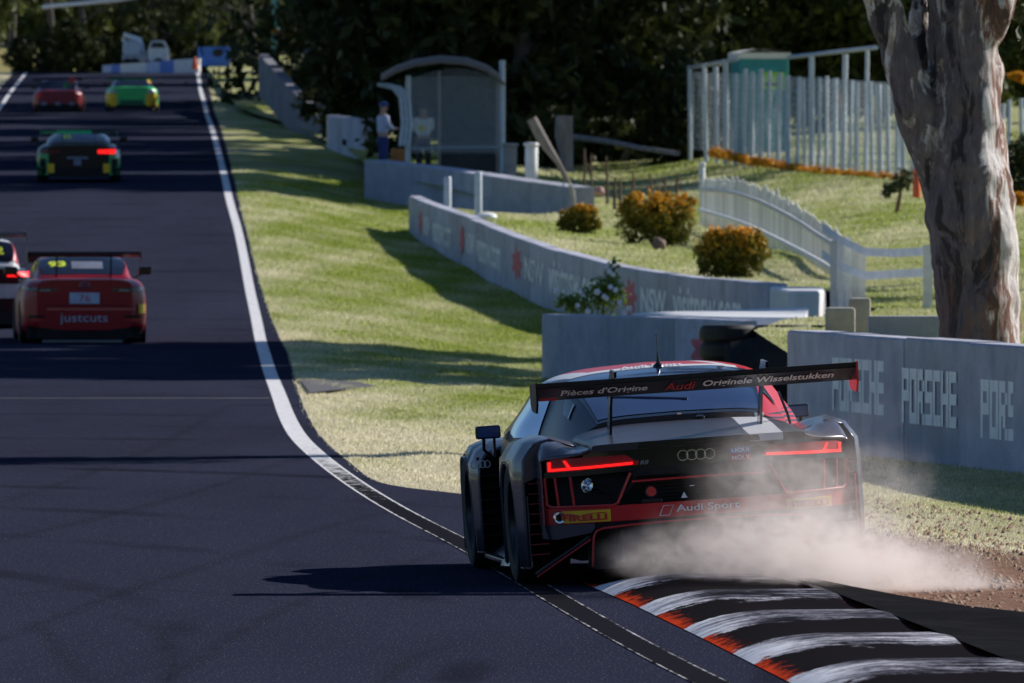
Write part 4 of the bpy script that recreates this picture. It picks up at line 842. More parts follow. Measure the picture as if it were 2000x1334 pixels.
log(P(1122, 268, 288), P(1325, 300, 283), .08, .06, 'long grey log lying across the dark bushes')
# thin wire fence of dark stakes
SF = P(1150, 395, 245); sf = empty('stake_fence', SF, (0, 0, 0), 'row of thin dark stakes with wires above the widest orange shrub', 'fence')
BRN = pm('dark_stake', (.10, .06, .045), .9, var=.3)
for (px, tp, bt, d) in ((1157, 300, 375, 268), (1186, 305, 385, 258), (1200, 345, 395, 240), (1212, 350, 400, 240), (1238, 335, 385, 252), (1272, 338, 380, 255), (1296, 345, 382, 250), (1322, 338, 388, 246), (1140, 290, 370, 270)):
    a = P(px, bt, d) - SF; b_ = P(px + rr.uniform(-4, 4), tp, d) - SF; MB().tube([a - Vector((0, 0, .15)), (a + b_) / 2 + Vector((rr.uniform(-.03, .03), 0, 0)), b_], [.035, .03, .02], 6).build('stake', BRN, sf)
mb = MB()
for z_ in (352, 366): mb.tube([P(1140, z_ - 30, 268) - SF, P(1200, z_ - 4, 245) - SF, P(1325, z_, 246) - SF, P(1370, z_ - 8, 244) - SF], .01, 4)
mb.build('wire', BRN, sf)
tag(MB().lathe([(0, 0), (.10, .02), (.13, .08), (.09, .17), (.03, .2), (0, .2)], 'z', (0, 0, 0), 12).build('bag', pm('pink_bag', (.45, .25, .24), .8), None, True, loc=P(1170, 382, 246)), 'small pinkish bag lying among the dark stakes', 'bag')
q = P(1122, 420, 260); tag(MB().tube([(-.12, 0, .70), (-.05, 0, .62), (0, 0, .3), (.08, 0, 0)], [.03, .05, .035, .03], 7).build('wall_strut', pm('pale_timber', (.45, .43, .40), .9), None, True, loc=q), 'pale bent timber strut at the right end of the plain wall', 'strut')

# ---------------------------------------------------------------- marshal shelter and marshals
SH = P(880, 322, 284); s_ = F / 284; sh = empty('marshal_shelter', SH, (0, 0, 0), 'mesh fronted marshal shelter with an arched roof behind the plain wall', 'shelter')
sp = lambda px, py, dy=0: Vector(((px - 880) / s_, dy, (322 - py) / s_))
for (px, tp, w) in ((797, 148, .07), (981, 118, .075), (858, 140, .035), (972, 150, .04)): MB().tube([sp(px, 345), sp(px, tp)], w, 10).build('post', GALV if w > .05 else pm('rusty_post', (.30, .24, .21), .8), sh, True)
mb = MB(); pts = [sp(745, 165), sp(775, 172), sp(790, 190), sp(795, 240), sp(790, 285)]; 
for o_ in (-.1, 0, .1): mb.tube([p + Vector((o_, -.1, 0)) for p in pts], .05, 8)
mb.build('bent_pipe', GALV, sh, True)
V = []
arc = [(745, 160), (775, 143), (810, 131), (860, 124), (910, 128), (950, 142), (985, 168)]
for (px, py) in arc: V += [sp(px, py, -.3), sp(px, py - 14, 1.6)]
o = mesh('roof', V, grid_faces(7, 2), pm('brown_canopy', (.20, .155, .12), .8, var=.2), sh, True); o.modifiers.new('solid', 'SOLIDIFY').thickness = .05
mb = MB()
for i in range(44):
    x = 800 + i * 4.1; mb.tube([sp(x, 300, -.05), sp(x, 155 - 22 * math.sin((x - 800) / 180 * math.pi), -.05)], .005, 3)
for i in range(34):
    y = 152 + i * 4.3; mb.tube([sp(800, y, -.05), sp(978, y, -.05)], .005, 3)
o = mb.build('wire_mesh', pm('bright_wire', (.75, .78, .82), .5, var=.05), sh); o['kind'] = 'stuff'
MB().tube([sp(800, 290, -.06), sp(978, 288, -.06)], .022, 6).build('bottom_rail', GALV, sh, True)
MB().box(-.75, .75, .3, .8, -.4, .55).build('equipment_bench', pm('dark_bench', (.05, .05, .055), .8), sh, loc=sp(915, 322))
q = P(778, 330, 281); tag(MB().box(-.17, .17, -.12, .12, -.2, .5).build('crate', pm('rust_crate', (.42, .16, .05), .8, var=.2), None, bevel=.02, loc=q), 'rusty orange crate behind the left person at the shelter', 'crate')
SKIN = pm('skin', (.45, .27, .20), .6, var=.06)
def skinned(name, vs, es, rs, mt, parent, sub=2, root=0):
    me = bpy.data.meshes.new(name); me.from_pydata(vs, es, []); o = bpy.data.objects.new(name, me); C.objects.link(o)
    sk = o.modifiers.new('skin', 'SKIN'); sk.use_smooth_shade = True
    for i, r_ in enumerate(rs): me.skin_vertices[0].data[i].radius = (r_, r_ * (1.0 if not isinstance(r_, tuple) else 1)) if not isinstance(r_, tuple) else r_; me.skin_vertices[0].data[i].use_root = (i == root)
    ss = o.modifiers.new('sub', 'SUBSURF'); ss.levels = sub; ss.render_levels = sub; me.materials.append(mt); o.parent = parent; return o
def person(loc, rz, label, shirt, trousers, cap, lean=0, arms='down', patch=False):
    R_ = empty('person', loc, (lean, 0, rz), label, 'person')
    # 0 pelvis 1 waist 2 chest 3 neckbase 4 neck 5 head 6 headtop ; arms 7.. ; legs
    vs = [(0, 0, .95), (0, 0, 1.10), (0, .01, 1.33), (0, 0, 1.47), (0, .0, 1.53), (0, .02, 1.63), (0, .02, 1.72)]
    es = [(0, 1), (1, 2), (2, 3), (3, 4), (4, 5), (5, 6)]; rs = [(.15, .12), (.145, .115), (.165, .125), (.10, .08), .055, (.085, .10), (.07, .08)]
    for s in (-1, 1):
        k_ = len(vs)
        if arms == 'down': A = [(s * .17, 0, 1.42), (s * .24, .02, 1.16), (s * .22, .10, .93), (s * .21, .13, .84)]
        else: A = [(s * .17, 0, 1.42), (s * .22, .06, 1.18), (s * .10, .26, 1.12), (s * .04, .33, 1.14)]
        vs += A; es += [(3, k_), (k_, k_ + 1), (k_ + 1, k_ + 2), (k_ + 2, k_ + 3)]; rs += [.062, .047, .034, .04]
        for f_ in range(4):
            kk = len(vs); hx = A[3][0] + (f_ - 1.5) * .018; hd = (0, .01, -.075 + .008 * abs(f_ - 1.4)) if arms == 'down' else (0, .07, -.02)
            vs.append((hx + hd[0], A[3][1] + hd[1], A[3][2] + hd[2])); es.append((k_ + 3, kk)); rs.append(.010)
        kk = len(vs); vs.append((A[3][0] - s * .035, A[3][1] + .04, A[3][2] - .02)); es.append((k_ + 3, kk)); rs.append(.012)
    for s in (-1, 1):
        k_ = len(vs); vs += [(s * .09, 0, .85), (s * .11, .02, .48), (s * .12, -.01, .09), (s * .13, .13, .04)]; es += [(0, k_), (k_, k_ + 1), (k_ + 1, k_ + 2), (k_ + 2, k_ + 3)]; rs += [.085, .058, .042, .04]
    skinned('body', vs, es, rs, SKIN, R_)
    tv = [(0, 0, .97), (0, 0, 1.12), (0, .01, 1.34), (0, 0, 1.46), (-.18, 0, 1.41), (-.24, .02, 1.2), (.18, 0, 1.41), (.24, .02, 1.2)]
    if arms != 'down': tv[5] = (-.22, .06, 1.2); tv[7] = (.22, .06, 1.2)
    tv += [(-.21, .11, .95), (.21, .11, .95)] if arms == 'down' else [(-.11, .25, 1.12), (.11, .25, 1.12)]
    skinned('shirt', tv, [(0, 1), (1, 2), (2, 3), (3, 4), (4, 5), (3, 6), (6, 7), (5, 8), (7, 9)], [(.19, .155), (.19, .155), (.21, .165), (.12, .10), .09, .075, .09, .075, .055, .055], shirt, R_)
    skinned('trousers', [(0, 0, .98), (0, 0, .9), (-.10, 0, .82), (-.12, .01, .48), (-.12, -.01, .14), (.10, 0, .82), (.12, .01, .48), (.12, -.01, .14)], [(0, 1), (1, 2), (2, 3), (3, 4), (1, 5), (5, 6), (6, 7)], [(.175, .145), (.16, .14), .11, .085, .07, .11, .085, .07], trousers, R_)
    for s in (-1, 1): MB().box(-.05, .05, -.10, .17, 0, .09).build('shoe', RUB, R_, bevel=.03, loc=(s * .125, 0, .0))
    MB().lathe([(.115, 1.685), (.118, 1.72), (.09, 1.78), (0, 1.81)], 'z', (0, .02, 0), 18).add([(-.08, .1, 1.70), (.08, .1, 1.70), (.06, .22, 1.685), (-.06, .22, 1.685)], [(0, 1, 2, 3)]).build('cap', cap, R_, True)
    # face
    mb = MB(); mb.tube([(0, .115, 1.645), (0, .14, 1.62), (0, .12, 1.605)], [.010, .018, .012], 6); 
    for s in (-1, 1): mb.tube([(s * .098, .02, 1.655), (s * .105, .0, 1.63), (s * .096, .01, 1.60)], [.010, .016, .010], 6)
    mb.build('nose_and_ears', SKIN, R_, True)
    for s in (-1, 1): MB().lathe([(0, .012), (.012, .006), (.013, 0), (0, -.01)], 'y', (s * .035, .108, 1.65), 8).build('eye', RUB, R_, True)
    MB().box(-.025, .025, .112, .122, 1.573, 1.582).build('mouth', pm('lips', (.4, .15, .13), .6), R_)
    if patch: MB().lathe([(0, -.01), (.09, -.01), (.09, .01), (0, .01)], 'y', (-.07, -.165, 1.2), 12).build('badge', pm('yellow_badge', (.75, .60, .06), .6), R_)
    return R_
BLU = pm('pale_blue_shirt', (.48, .54, .72), .8, var=.08); WSH = pm('white_shirt', (.78, .78, .80), .8, var=.05); NAVY = pm('navy_trousers', (.02, .035, .16), .8); DRK = pm('dark_shorts', (.045, .035, .035), .8); BCAP = pm('blue_cap', (.05, .08, .25), .8)
person(P(748, 341, 280), math.radians(-70), 'person in a pale blue shirt and blue cap, left of the shelter post', BLU, NAVY, BCAP, .0, 'fold')
person(P(827, 344, 285.4), math.radians(8), 'person in a white shirt with a yellow badge, seen from behind inside the mesh shelter', WSH, DRK, pm('dark_cap', (.03, .03, .05), .8), .0, 'fold', True)

# ---------------------------------------------------------------- far end of the road
q = P(418, 122, 560); o = empty('blue_sign_box', q, (0, 0, .1), 'bright blue sign box right of the far road end', 'sign')
BL = pm('bright_blue', (.05, .17, .62), .6, var=.06); s5 = F / 560; w = 31 / s5; h = 30 / s5
MB().box(-w, w, -.2, .2, -.2, h).build('panel', BL, o, bevel=.02); MB().prism([(.22 * w + .12 * math.cos(a) * 2.2, h * .62 + .2 * math.sin(a)) for a in np.linspace(0, 6.1, 12)], 1, -.225, -.205).build('dark_emblem', RUB, o)
# white / blue barrier across the end of the road
br = [(388, 134, 114, 556), (340, 134, 117, 562), (285, 136, 122, 570), (235, 137, 125, 578), (200, 138, 128, 584)]
q0 = P(388, 134, 556); o = empty('end_barrier', q0, (0, 0, 0), 'long white and blue painted barrier across the far end of the road', 'barrier')
cols = [WHITE, WHITE, BL, pm('pale_blue_paint', (.40, .50, .74), .6)]
for i in range(4):
    for k_ in range(2):
        a, b_ = [np.array(br[i + j]) for j in (0, 1)]; p_ = a + (b_ - a) * k_ / 2; r_ = a + (b_ - a) * (k_ + 1) / 2
        A = P(p_[0], p_[1], p_[3]) - q0; B = P(r_[0], r_[1], r_[3]) - q0; hA = (p_[1] - p_[2]) * p_[3] / F; hB = (r_[1] - r_[2]) * r_[3] / F; n_ = Vector((.1, .35, 0)); up = Vector((0, 0, 1)); e = (B - A).normalized() * .01
        A += e; B -= e
        mesh('barrier_panel', [A - up * .4, B - up * .4, B + up * hB, A + up * hA, A - up * .4 + n_, B - up * .4 + n_, B + up * hB + n_, A + up * hA + n_], [(0, 1, 2, 3), (4, 7, 6, 5), (3, 2, 6, 7), (0, 4, 5, 1), (0, 3, 7, 4), (1, 5, 6, 2)], cols[(i * 2 + k_) % 4], o)
tag(MB().lathe([(.16, 0), (.14, .25), (.05, .62), (0, .62)], 'z', (0, 0, 0), 12).build('marker_cone', ORG, None, True, loc=P(381, 136, 552)), 'orange red cone where the white edge line meets the end barrier', 'cone')
# white recovery truck with a crane arm
q0 = P(285, 124, 588); s6 = F / 588; o = empty('recovery_truck', q0, (0, 0, 0), 'white recovery truck with a raised crane arm behind the end barrier', 'truck'); tp = lambda x, z: (x / s6, z / s6)
MB().prism([tp(5, 4), tp(45, 4), tp(45, 26), tp(36, 44), tp(12, 44), tp(5, 26)], 1, -.9, .9).build('cab', WHITE, o, bevel=.05)
MB().prism([tp(10, 30), tp(40, 30), tp(34, 41), tp(14, 41)], 1, -.93, -.91).build('window', pm('dark_glass', (.02, .025, .035), .1), o)
MB().prism([tp(-45, 4), tp(4, 4), tp(4, 16), tp(-45, 16)], 1, -1, 1).build('tray', pm('grey_tray', (.35, .38, .42), .6), o, bevel=.03)
MB().tube([(-5 / s6, 0, 14 / s6), (-14 / s6, 0, 46 / s6), (-42 / s6, 0, 56 / s6), (-44 / s6, 0, 42 / s6)], [.2, .18, .12, .08], 8).build('crane_arm', WHITE, o)
MB().prism([tp(-44, 16), tp(-9, 16), tp(-9, 40), tp(-38, 46), tp(-44, 38)], 1, -.95, .95).build('canopy', pm('pale_blue_canopy', (.42, .50, .58), .4), o, bevel=.05)
for x in (-34, -20, 26): MB().lathe([(0, -.1), (.24, -.1), (.26, 0), (.24, .1), (0, .1)], 'y', (x / s6, -.9, .02), 18).build('wheel', RUB, o, True)
# rails and posts far left
q = P(160, 8, 540); tag(MB().tube([P(85, 14, 540) - q, P(235, 0, 530) - q, P(420, -30, 520) - q], .10, 8).build('gantry_rail', GALV, None, True, loc=q), 'pale horizontal gantry rail high at the far upper left', 'gantry')
q = P(538, 95, 500); tag(MB().tube([(0, 0, 0), (.0, 0, 3.2)], [.17, .16], 10).build('pole', pm('teal_pole', (.10, .30, .30), .6), None, True, loc=q), 'teal pole beside the yellow flowering shrub at the top', 'pole')
# ---------------------------------------------------------------- paints
def paint(name, col, rough=.35, coat=.4, var=.06, metal=0, flake=0): return pm(name, col, rough, metal, var=var, scale=2, coat=coat, bmp=flake, bscale=400)
GREY = paint('satin_dark_grey_paint', (.075, .068, .088), .26, .25); GLOSSB = paint('gloss_black', (.006, .006, .008), .2, .2); CARB = pm('carbon_black', (.010, .010, .012), .45, var=.4, scale=40, coat=.08, spec=.3)
REDP = paint('racing_red', (.55, .018, .022), .3, .5); REDM = pm('red_trim', (.58, .03, .03), .4, var=.1); WP = paint('white_vinyl', (.78, .78, .80), .3, .3)
VOID = pm('dark_interior', (.006, .006, .007), .8, var=.3); TYRE = pm('tyre_rubber', (.022, .022, .024), .75, var=.3, scale=8, bmp=.15); RIM = pm('dark_rim', (.05, .052, .06), .3, .8); CHR = pm('chrome', (.75, .76, .78), .12, 1, var=.03)
WT = pm('sticker_white', (.72, .74, .78), .5, var=.03); RT = pm('sticker_red', (.62, .03, .03), .5, var=.03); YEL = pm('sticker_yellow', (.80, .52, .02), .45, var=.04); BLS = pm('sticker_blue', (.10, .17, .45), .5, var=.03)
YNUM = pm('number_yellow', (.72, .85, .05), .5, var=.02); GRN = paint('racing_green', (.02, .36, .11), .4, .4); YLP = paint('racing_yellow', (.95, .58, .03), .4, .2)
m, n, l, b = nodes('tinted_glass'); b.inputs['Base Color'].default_value = (.016, .026, .085, 1); b.inputs['Roughness'].default_value = .08; b.inputs['Coat Weight'].default_value = .6; b.inputs['Specular IOR Level'].default_value = .7; GLASS = m
m, n, l, b = nodes('lamp_red_glow'); b.inputs['Base Color'].default_value = (.6, .01, .01, 1); b.inputs['Emission Color'].default_value = (1, .012, .010, 1); b.inputs['Emission Strength'].default_value = 1.1; GLOW = m
m, n, l, b = nodes('lamp_red_lens'); b.inputs['Base Color'].default_value = (.48, .006, .010, 1); b.inputs['Roughness'].default_value = .45; b.inputs['Coat Weight'].default_value = .1; LENS = m
m, n, l, b = nodes('side_glass'); b.inputs['Base Color'].default_value = (.80, .88, 1, 1); b.inputs['Roughness'].default_value = .08; b.inputs['Metallic'].default_value = .85; b.inputs['Coat Weight'].default_value = 1; SGLASS = m
# roof paint with the red field and white stripes (flat print in object coordinates)
m, n, l, b = nodes('livery_top'); sx = n.new('ShaderNodeSeparateXYZ'); l.new(objco(n, l), sx.inputs[0]); X, Y_, Z_ = sx.outputs
def lt(a, b2): return math_(n, l, 'LESS_THAN', a, b2)
def AND(a, b2): return math_(n, l, 'MULTIPLY', a, b2)
base = (.046, .042, .054)
# red area on the roof: forward of y=0.98, right of a slanting line
redroof = AND(lt(1.13, Y_), lt(math_(n, l, 'MULTIPLY_ADD', Y_, -.35, .02), X))
whiteb = AND(lt(1.03, Y_), lt(math_(n, l, 'MULTIPLY_ADD', Y_, -.35, -.13), X))
c = mix(n, l, whiteb, base, (.76, .76, .78)); c = mix(n, l, redroof, c, (.55, .018, .022))
d_ = math_(n, l, 'MULTIPLY_ADD', Y_, .35, X); ws = AND(lt(.76, d_), lt(d_, .83)); c = mix(n, l, AND(ws, lt(1.0, Y_)), c, (.76, .76, .78))
# red right quarter with a white leading stripe and dark pinstripes low down
q = AND(lt(.475, X), lt(.70, Z_)); q = AND(q, lt(-.15, Y_)); c = mix(n, l, q, c, (.55, .018, .022))
qs = AND(AND(lt(.425, X), lt(X, .478)), AND(lt(-.15, Y_), lt(Y_, .95))); c = mix(n, l, qs, c, (.76, .76, .78))
pin = math_(n, l, 'GREATER_THAN', math_(n, l, 'FRACT', math_(n, l, 'MULTIPLY', math_(n, l, 'MULTIPLY_ADD', X, .12, Z_), 42)), .55); c = mix(n, l, AND(AND(pin, lt(Z_, .86)), q), c, (.03, .02, .03))
# white block on the right of the deck
wb_ = AND(AND(lt(.285, X), lt(X, .475)), lt(Y_, -.15)); c = mix(n, l, wb_, c, (.70, .70, .73))
l.new(c, b.inputs['Base Color']); b.inputs['Roughness'].default_value = .3; b.inputs['Specular IOR Level'].default_value = .22; b.inputs['Coat Weight'].default_value = .06; LIV = m

# ---------------------------------------------------------------- the grey and red racing coupe
psi = math.radians(5.5); rho = math.radians(3.85)
R8 = empty('racing_coupe', (.995, 64.4, .066), (0, -rho, psi), 'dark grey and red racing coupe with a big rear wing, kicking up dust', 'car')
def yface(x): return -.985 + .30 * (abs(x) / .86) ** 3.2
def band(name, mt, x0, x1, zl, zh, off=0.0, th=.03, nx=28, nz=4, parent=R8, smooth=True, yf=None):
    yf = yf or yface; V = []
    for i in range(nx + 1):
        x = x0 + (x1 - x0) * i / nx; a, b2 = zl(x) if callable(zl) else zl, zh(x) if callable(zh) else zh
        for j in range(nz + 1): z = a + (b2 - a) * j / nz; V.append((x, yf(x) - off + .10 * (z - .55) ** 2, z))
    nn = len(V); V += [(p[0], p[1] + th, p[2]) for p in V]; w = nz + 1; f = [(i * w + j, (i + 1) * w + j, (i + 1) * w + j + 1, i * w + j + 1) for i in range(nx) for j in range(nz)]
    f += [tuple(nn + k for k in q[::-1]) for q in f]
    rim = [i * w for i in range(nx + 1)] + [nx * w + j for j in range(1, w)] + [i * w + nz for i in range(nx - 1, -1, -1)] + [j for j in range(nz - 1, 0, -1)]
    f += [(rim[i], rim[(i + 1) % len(rim)], nn + rim[(i + 1) % len(rim)], nn + rim[i]) for i in range(len(rim))]
    return MB().add(V, f).build(name, mt, parent, smooth)
def on_face(x, z, off): return (x, yface(x) - off + .10 * (z - .55) ** 2, z)
I = lambda xs, ys: (lambda x: float(np.interp(x, xs, ys)))
# engine deck (between the fenders)
deck = Loft([(-1.00, [(.60, .735), (.60, .760), (.585, .772), (.4, .776), (.2, .777), (0, .777)]), (-.80, [(.60, .73), (.60, .765), (.585, .787), (.4, .793), (.2, .794), (0, .794)]),
             (-.5, [(.61, .70), (.61, .77), (.585, .80), (.4, .826), (.2, .828), (0, .828)]), (-.2, [(.61, .68), (.61, .77), (.59, .805), (.45, .845), (.2, .857), (0, .858)]), (.1, [(.62, .68), (.62, .76), (.60, .80), (.45, .85), (.2, .86), (0, .86)])])
deck.full('engine_deck', LIV, R8, 26, 14)
band('tail_lip', GLOSSB, -.60, .60, I([-.6, 0, .6], [.738, .742, .738]), I([-.6, 0, .6], [.768, .774, .768]), .035, .08)
band('tail_panel', GLOSSB, -.64, .64, I([-.6, -.39, .39, .6], [.69, .63, .63, .69]), I([-.6, .6], [.742, .742]), .0, .03)
band('tail_panel_lower', CARB, -.40, .40, .585, .632, .004, .03)
# lower closing surfaces
band('centre_recess', VOID, -.47, .47, .42, .60, -.12, .02)
for i in range(6): band('mesh_slat', CARB, -.36, .36, .445 + .019 * i, .451 + .019 * i, -.085, .01, 10, 1)
MB().tube([on_face(x, .558 + .004 * (1 - (x / .39) ** 2), .008) for x in np.linspace(-.385, .36, 20)], .0065, 6).build('red_trim_line', REDM, R8, True)
band('red_bumper_band', REDP, -.868, .868, I([-.87, -.5, 0, .5, .87], [.338, .342, .348, .342, .338]), I([-.87, -.84, -.5, -.47, .47, .5, .84, .87], [.43, .43, .425, .43, .43, .425, .43, .43]), .012, .04, 44, 5)
band('bumper_lower', GREY, -.872, -.60, I([-.872, -.8, -.62, -.6], [.262, .255, .285, .31]), .337, .006, .05, 12, 3)
band('bumper_lower', GREY, .60, .872, I([.6, .62, .8, .872], [.31, .285, .255, .262]), .337, .006, .05, 12, 3)
band('bumper_skirt', CARB, -.60, .60, .310, .345, -.01, .05, 20, 2)
for s in (-1, 1):
    nm = '' 
    # bumper corner upright outside the grille
    band('bumper_corner', REDP, s * .845, s * .868, .43, .60, .010, .04, 4, 4)
    band('corner_panel', GREY, s * .80, s * .866, .60, .632, .008, .05, 6, 2)
    # tail lamp: dark lens with the glowing strip
    zl = I([.33, .36, .41, .60, .835], [.652, .648, .646, .638, .630]); zh = I([.33, .36, .41, .60, .80, .835], [.656, .672, .708, .708, .703, .69])
    lp = band('tail_lamp', LENS, s * .352, s * .835, lambda x: zl(abs(x)), lambda x: zh(abs(x)), .014, .05, 30, 4)
    gl = lambda a, b2: (lambda x: a(abs(x)))
    band('light_strip', GLOW, s * .375, s * .828, lambda x: zl(abs(x)) + .006, lambda x: zl(abs(x)) + .020, .020, .008, 26, 1, lp)
    band('light_strip', GLOW, s * .812, s * .828, lambda x: zl(abs(x)) + .008, lambda x: zl(abs(x)) + .058, .0205, .008, 3, 2, lp)
    MB().add([on_face(s * .725, .648, .0215), on_face(s * .705, .648, .0215), on_face(s * .735, .694, .0215), on_face(s * .750, .694, .0215)], [(0, 1, 2, 3)]).build('light_strip', GLOW, lp)
    band('lamp_housing_lip', GLOSSB, s * .37, s * .85, lambda x: zl(abs(x)) - .030, lambda x: zl(abs(x)) + .001, .022, .05, 20, 2)
    # exhaust-side vent: void, red outline, two bars
    band('vent_recess', VOID, s * .39, s * .85, I([-.85, -.5, -.39, .39, .5, .85], [.42, .42, .56, .56, .42, .42]), .605, -.07, .02, 16, 3)
    out = [(.392, .607), (.470, .445), (.495, .432), (.82, .436), (.842, .452), (.846, .600)]
    pts = []
    for i in range(len(out) - 1):
        for t in np.linspace(0, 1, 8)[:-1]: pts.append(on_face(s * (out[i][0] + (out[i + 1][0] - out[i][0]) * t), out[i][1] + (out[i + 1][1] - out[i][1]) * t, .016))
    pts.append(on_face(s * out[-1][0], out[-1][1], .016)); MB().tube(pts, .008, 6).build('vent_outline', REDM, R8, True)
    for x in (.795, .715): MB().tube([on_face(s * x, .605, .012), on_face(s * (x - .006), .52, .016), on_face(s * (x - .012), .438, .012)], .0075, 6).build('vent_bar', REDM, R8, True)
    band('bumper_inner_face', CARB, s * .36, s * .50, I([-.5, -.36, .36, .5], [.42, .55, .55, .42]), I([-.5, -.47, -.36, .36, .47, .5], [.43, .45, .60, .60, .45, .43]), .0, .02, 8, 3)
    # outlined diffuser edge and stays
    V = [on_face(s * x, z, .012) for x, z in ((.0, .326), (.2, .324), (.4, .318), (.56, .306), (.595, .292), (.610, .26), (.618, .18), (.625, .095))]; MB().tube(V, .0065, 6).build('diffuser_edge', REDM, R8, True)
    a, b2 = Vector((s * .935, -.80, .07)), Vector((s * .635, -.93, .262)); MB().tube([a, b2], .013, 8).build('diffuser_stay', CARB, R8, True); MB().tube([a + Vector((0, -.014, -.012)), b2 + Vector((0, -.014, -.012))], .004, 5).build('red_stripe', REDM, R8)
    # rear fender
    rs = []
    for y in np.linspace(-.47, .78, 40):
        xo = float(np.interp(y, [-.47, -.30, 0, .3, .6, .78], [.940, .985, 1.0, 1.0, .965, .90])); zt = float(np.interp(y, [-.47, -.2, 0, .4, .78], [.808, .826, .826, .80, .752]))
        zo = .33 + math.sqrt(max(0, .345 ** 2 - y * y)) if abs(y) < .345 else .33
        zo = max(zo, .10) if abs(y) < .34 else (.09 if y < 0 else .10)
        z1 = max(.58, zo + .004); z2 = max(.70, zo + .008)
        rs.append((y, [(xo - .012, zo), (xo, zo + .01), (xo, (zo + z1) / 2 + .004), (xo, z1 + .002), (xo - .008, z2), (xo - .07, (zt + z2) / 2 + .03), (xo - .16, zt), (.745, zt - .015), (.60, zt - .065)]))
    def skin_sections(rs, name, mt, thick=.012):
        V = []; k_ = len(rs[0][1]); 
        for y, q in rs: V += [(s * a, y, b3) for a, b3 in q]
        o = MB().add(V, grid_faces(len(rs), k_)).build(name, mt, R8, True); sm = o.modifiers.new('solid', 'SOLIDIFY'); sm.thickness = thick; sm.offset = 0; return o
    skin_sections(rs, 'rear_fender', GREY)
    # rear shoulder running back to the lamp
    xs_ = np.concatenate([np.linspace(.585, .80, 10), np.linspace(.82, .871, 7)]); V = []
    for x in xs_:
        ze = float(np.interp(x, [.585, .60, .65, .75, .84, .871], [.758, .750, .730, .714, .705, .695])); z4 = float(np.interp(x, [.585, .66, .70, .74, .80, .835, .86, .871], [.765, .757, .772, .797, .800, .790, .755, .70])); y0 = yface(min(x, .86)) - .018
        for t in np.linspace(0, 1, 12): V.append((s * x, y0 + t * (-.465 - y0), ze + (max(z4, ze) - ze) * (1 - (1 - t) ** 2)))
    o = MB().add(V, grid_faces(len(xs_), 12)).build('rear_shoulder', GREY, R8, True); sm = o.modifiers.new('solid', 'SOLIDIFY'); sm.thickness = .010
    MB().prism([(s * .94, .575), (s * .935, .70), (s * .875, .775), (s * .83, .800), (s * .78, .765), (s * .862, .745), (s * .872, .66), (s * .80, .625)], 1, -.478, -.468).build('fender_closing_panel', GREY, R8)
    # side wall of the bumper
    V = []
    for y in np.linspace(-.72, -.47, 6):
        x = .868 if y > -.7 else .862
        V += [(s * (x - .02), y, .26), (s * x, y, .34), (s * x, y, .698)]
    MB().add(V, grid_faces(6, 3)).build('bumper_side', GREY, R8)
    # louvres between bumper and fender skin
    for i in range(8):
        z = .17 + .057 * i; MB().box(-.052, .052, -.05, .05, -.004, .004).build('louvre', CARB, R8, loc=(s * .873, -.44, z)); 
        MB().box(-.050, .050, -.0535, -.0515, -.002, .002).build('louvre_edge', REDM, R8, loc=(s * .873, -.44, z))
    MB().box(-.06, .06, -.01, .01, .1, .70).build('louvre_backing', VOID, R8, loc=(s * .89, -.36, 0))
    MB().tube([(s * .928, -.475, .50), (s * .928, -.475, .10)], .006, 5).build('fender_trim', REDM if s > 0 else GREY, R8)
    # front fender
    rs = []
    for y in np.linspace(2.18, 3.2, 36):
        xo = float(np.interp(y, [2.18, 2.35, 2.65, 3.0, 3.2], [.945, .985, 1.0, .98, .90])); zt = float(np.interp(y, [2.18, 2.4, 2.65, 3.0, 3.2], [.71, .745, .752, .70, .60])); dy = y - 2.65
        zo = .33 + math.sqrt(max(0, .345 ** 2 - dy * dy)) if abs(dy) < .345 else .33
        zo = max(zo, .10) if abs(dy) < .34 else .10; zo = min(zo, zt - .1)
        z1 = min(max(.52, zo + .004), zt - .08); z2 = min(max(.62, zo + .008), zt - .05)
        rs.append((y, [(xo - .012, zo), (xo, zo + .01), (xo, (zo + z1) / 2 + .004), (xo, z1 + .002), (xo - .008, z2), (xo - .05, (zt + z2) / 2 + .012), (xo - .14, zt), (.70, zt + .002), (.55, zt - .004)]))
    skin_sections(rs, 'front_fender', GREY)
    for i in range(6): MB().box(-.065, .065, -.04, .04, -.004, .004).build('louvre', CARB, R8, loc=(s * .88, 2.19, .20 + .07 * i))
    MB().box(-.07, .06, -.01, .01, .1, .66).build('louvre_backing', VOID, R8, loc=(s * .88, 2.26, 0))
    # door / side blade
    V = []
    ysd = (.60, .80, 1.1, 1.5, 1.9, 2.2); xd = (.925, .885, .835, .815, .805, .80)
    for y, x in zip(ysd, xd): V += [(s * (x + .10 if y > .75 else x + .03), y, .075), (s * (x + .09 if y > .75 else x + .02), y, .10), (s * x, y, .17), (s * (x + .01), y, .40), (s * x, y, .60), (s * (x - .03), y, .70), (s * (x - .12), y, .76)]
    dr = MB().add(V, grid_faces(6, 7)).build('door', GREY, R8, True)
    V = [(s * (np.interp(y, ysd, xd) + .012 * (1 if z < .55 else .4)), y, z) for y in np.linspace(.7, 1.5, 6) for z in (.24, .4, .56)]
    o = MB().add(V, grid_faces(6, 3)).build('side_stripe', REDP, dr, True)
    text_on('Sport', lambda u, v: (s * (float(np.interp((.78 + .65 * (1 - u if s < 0 else u)), ysd, xd)) + .016), .78 + .65 * (1 - u if s < 0 else u), .36 + .14 * v), WT, dr)
    MB().add([(s * .93, .64, .16), (s * .905, .74, .16), (s * .905, .78, .52), (s * .925, .70, .52)], [(0, 1, 2, 3)]).build('white_flash', WP, dr)
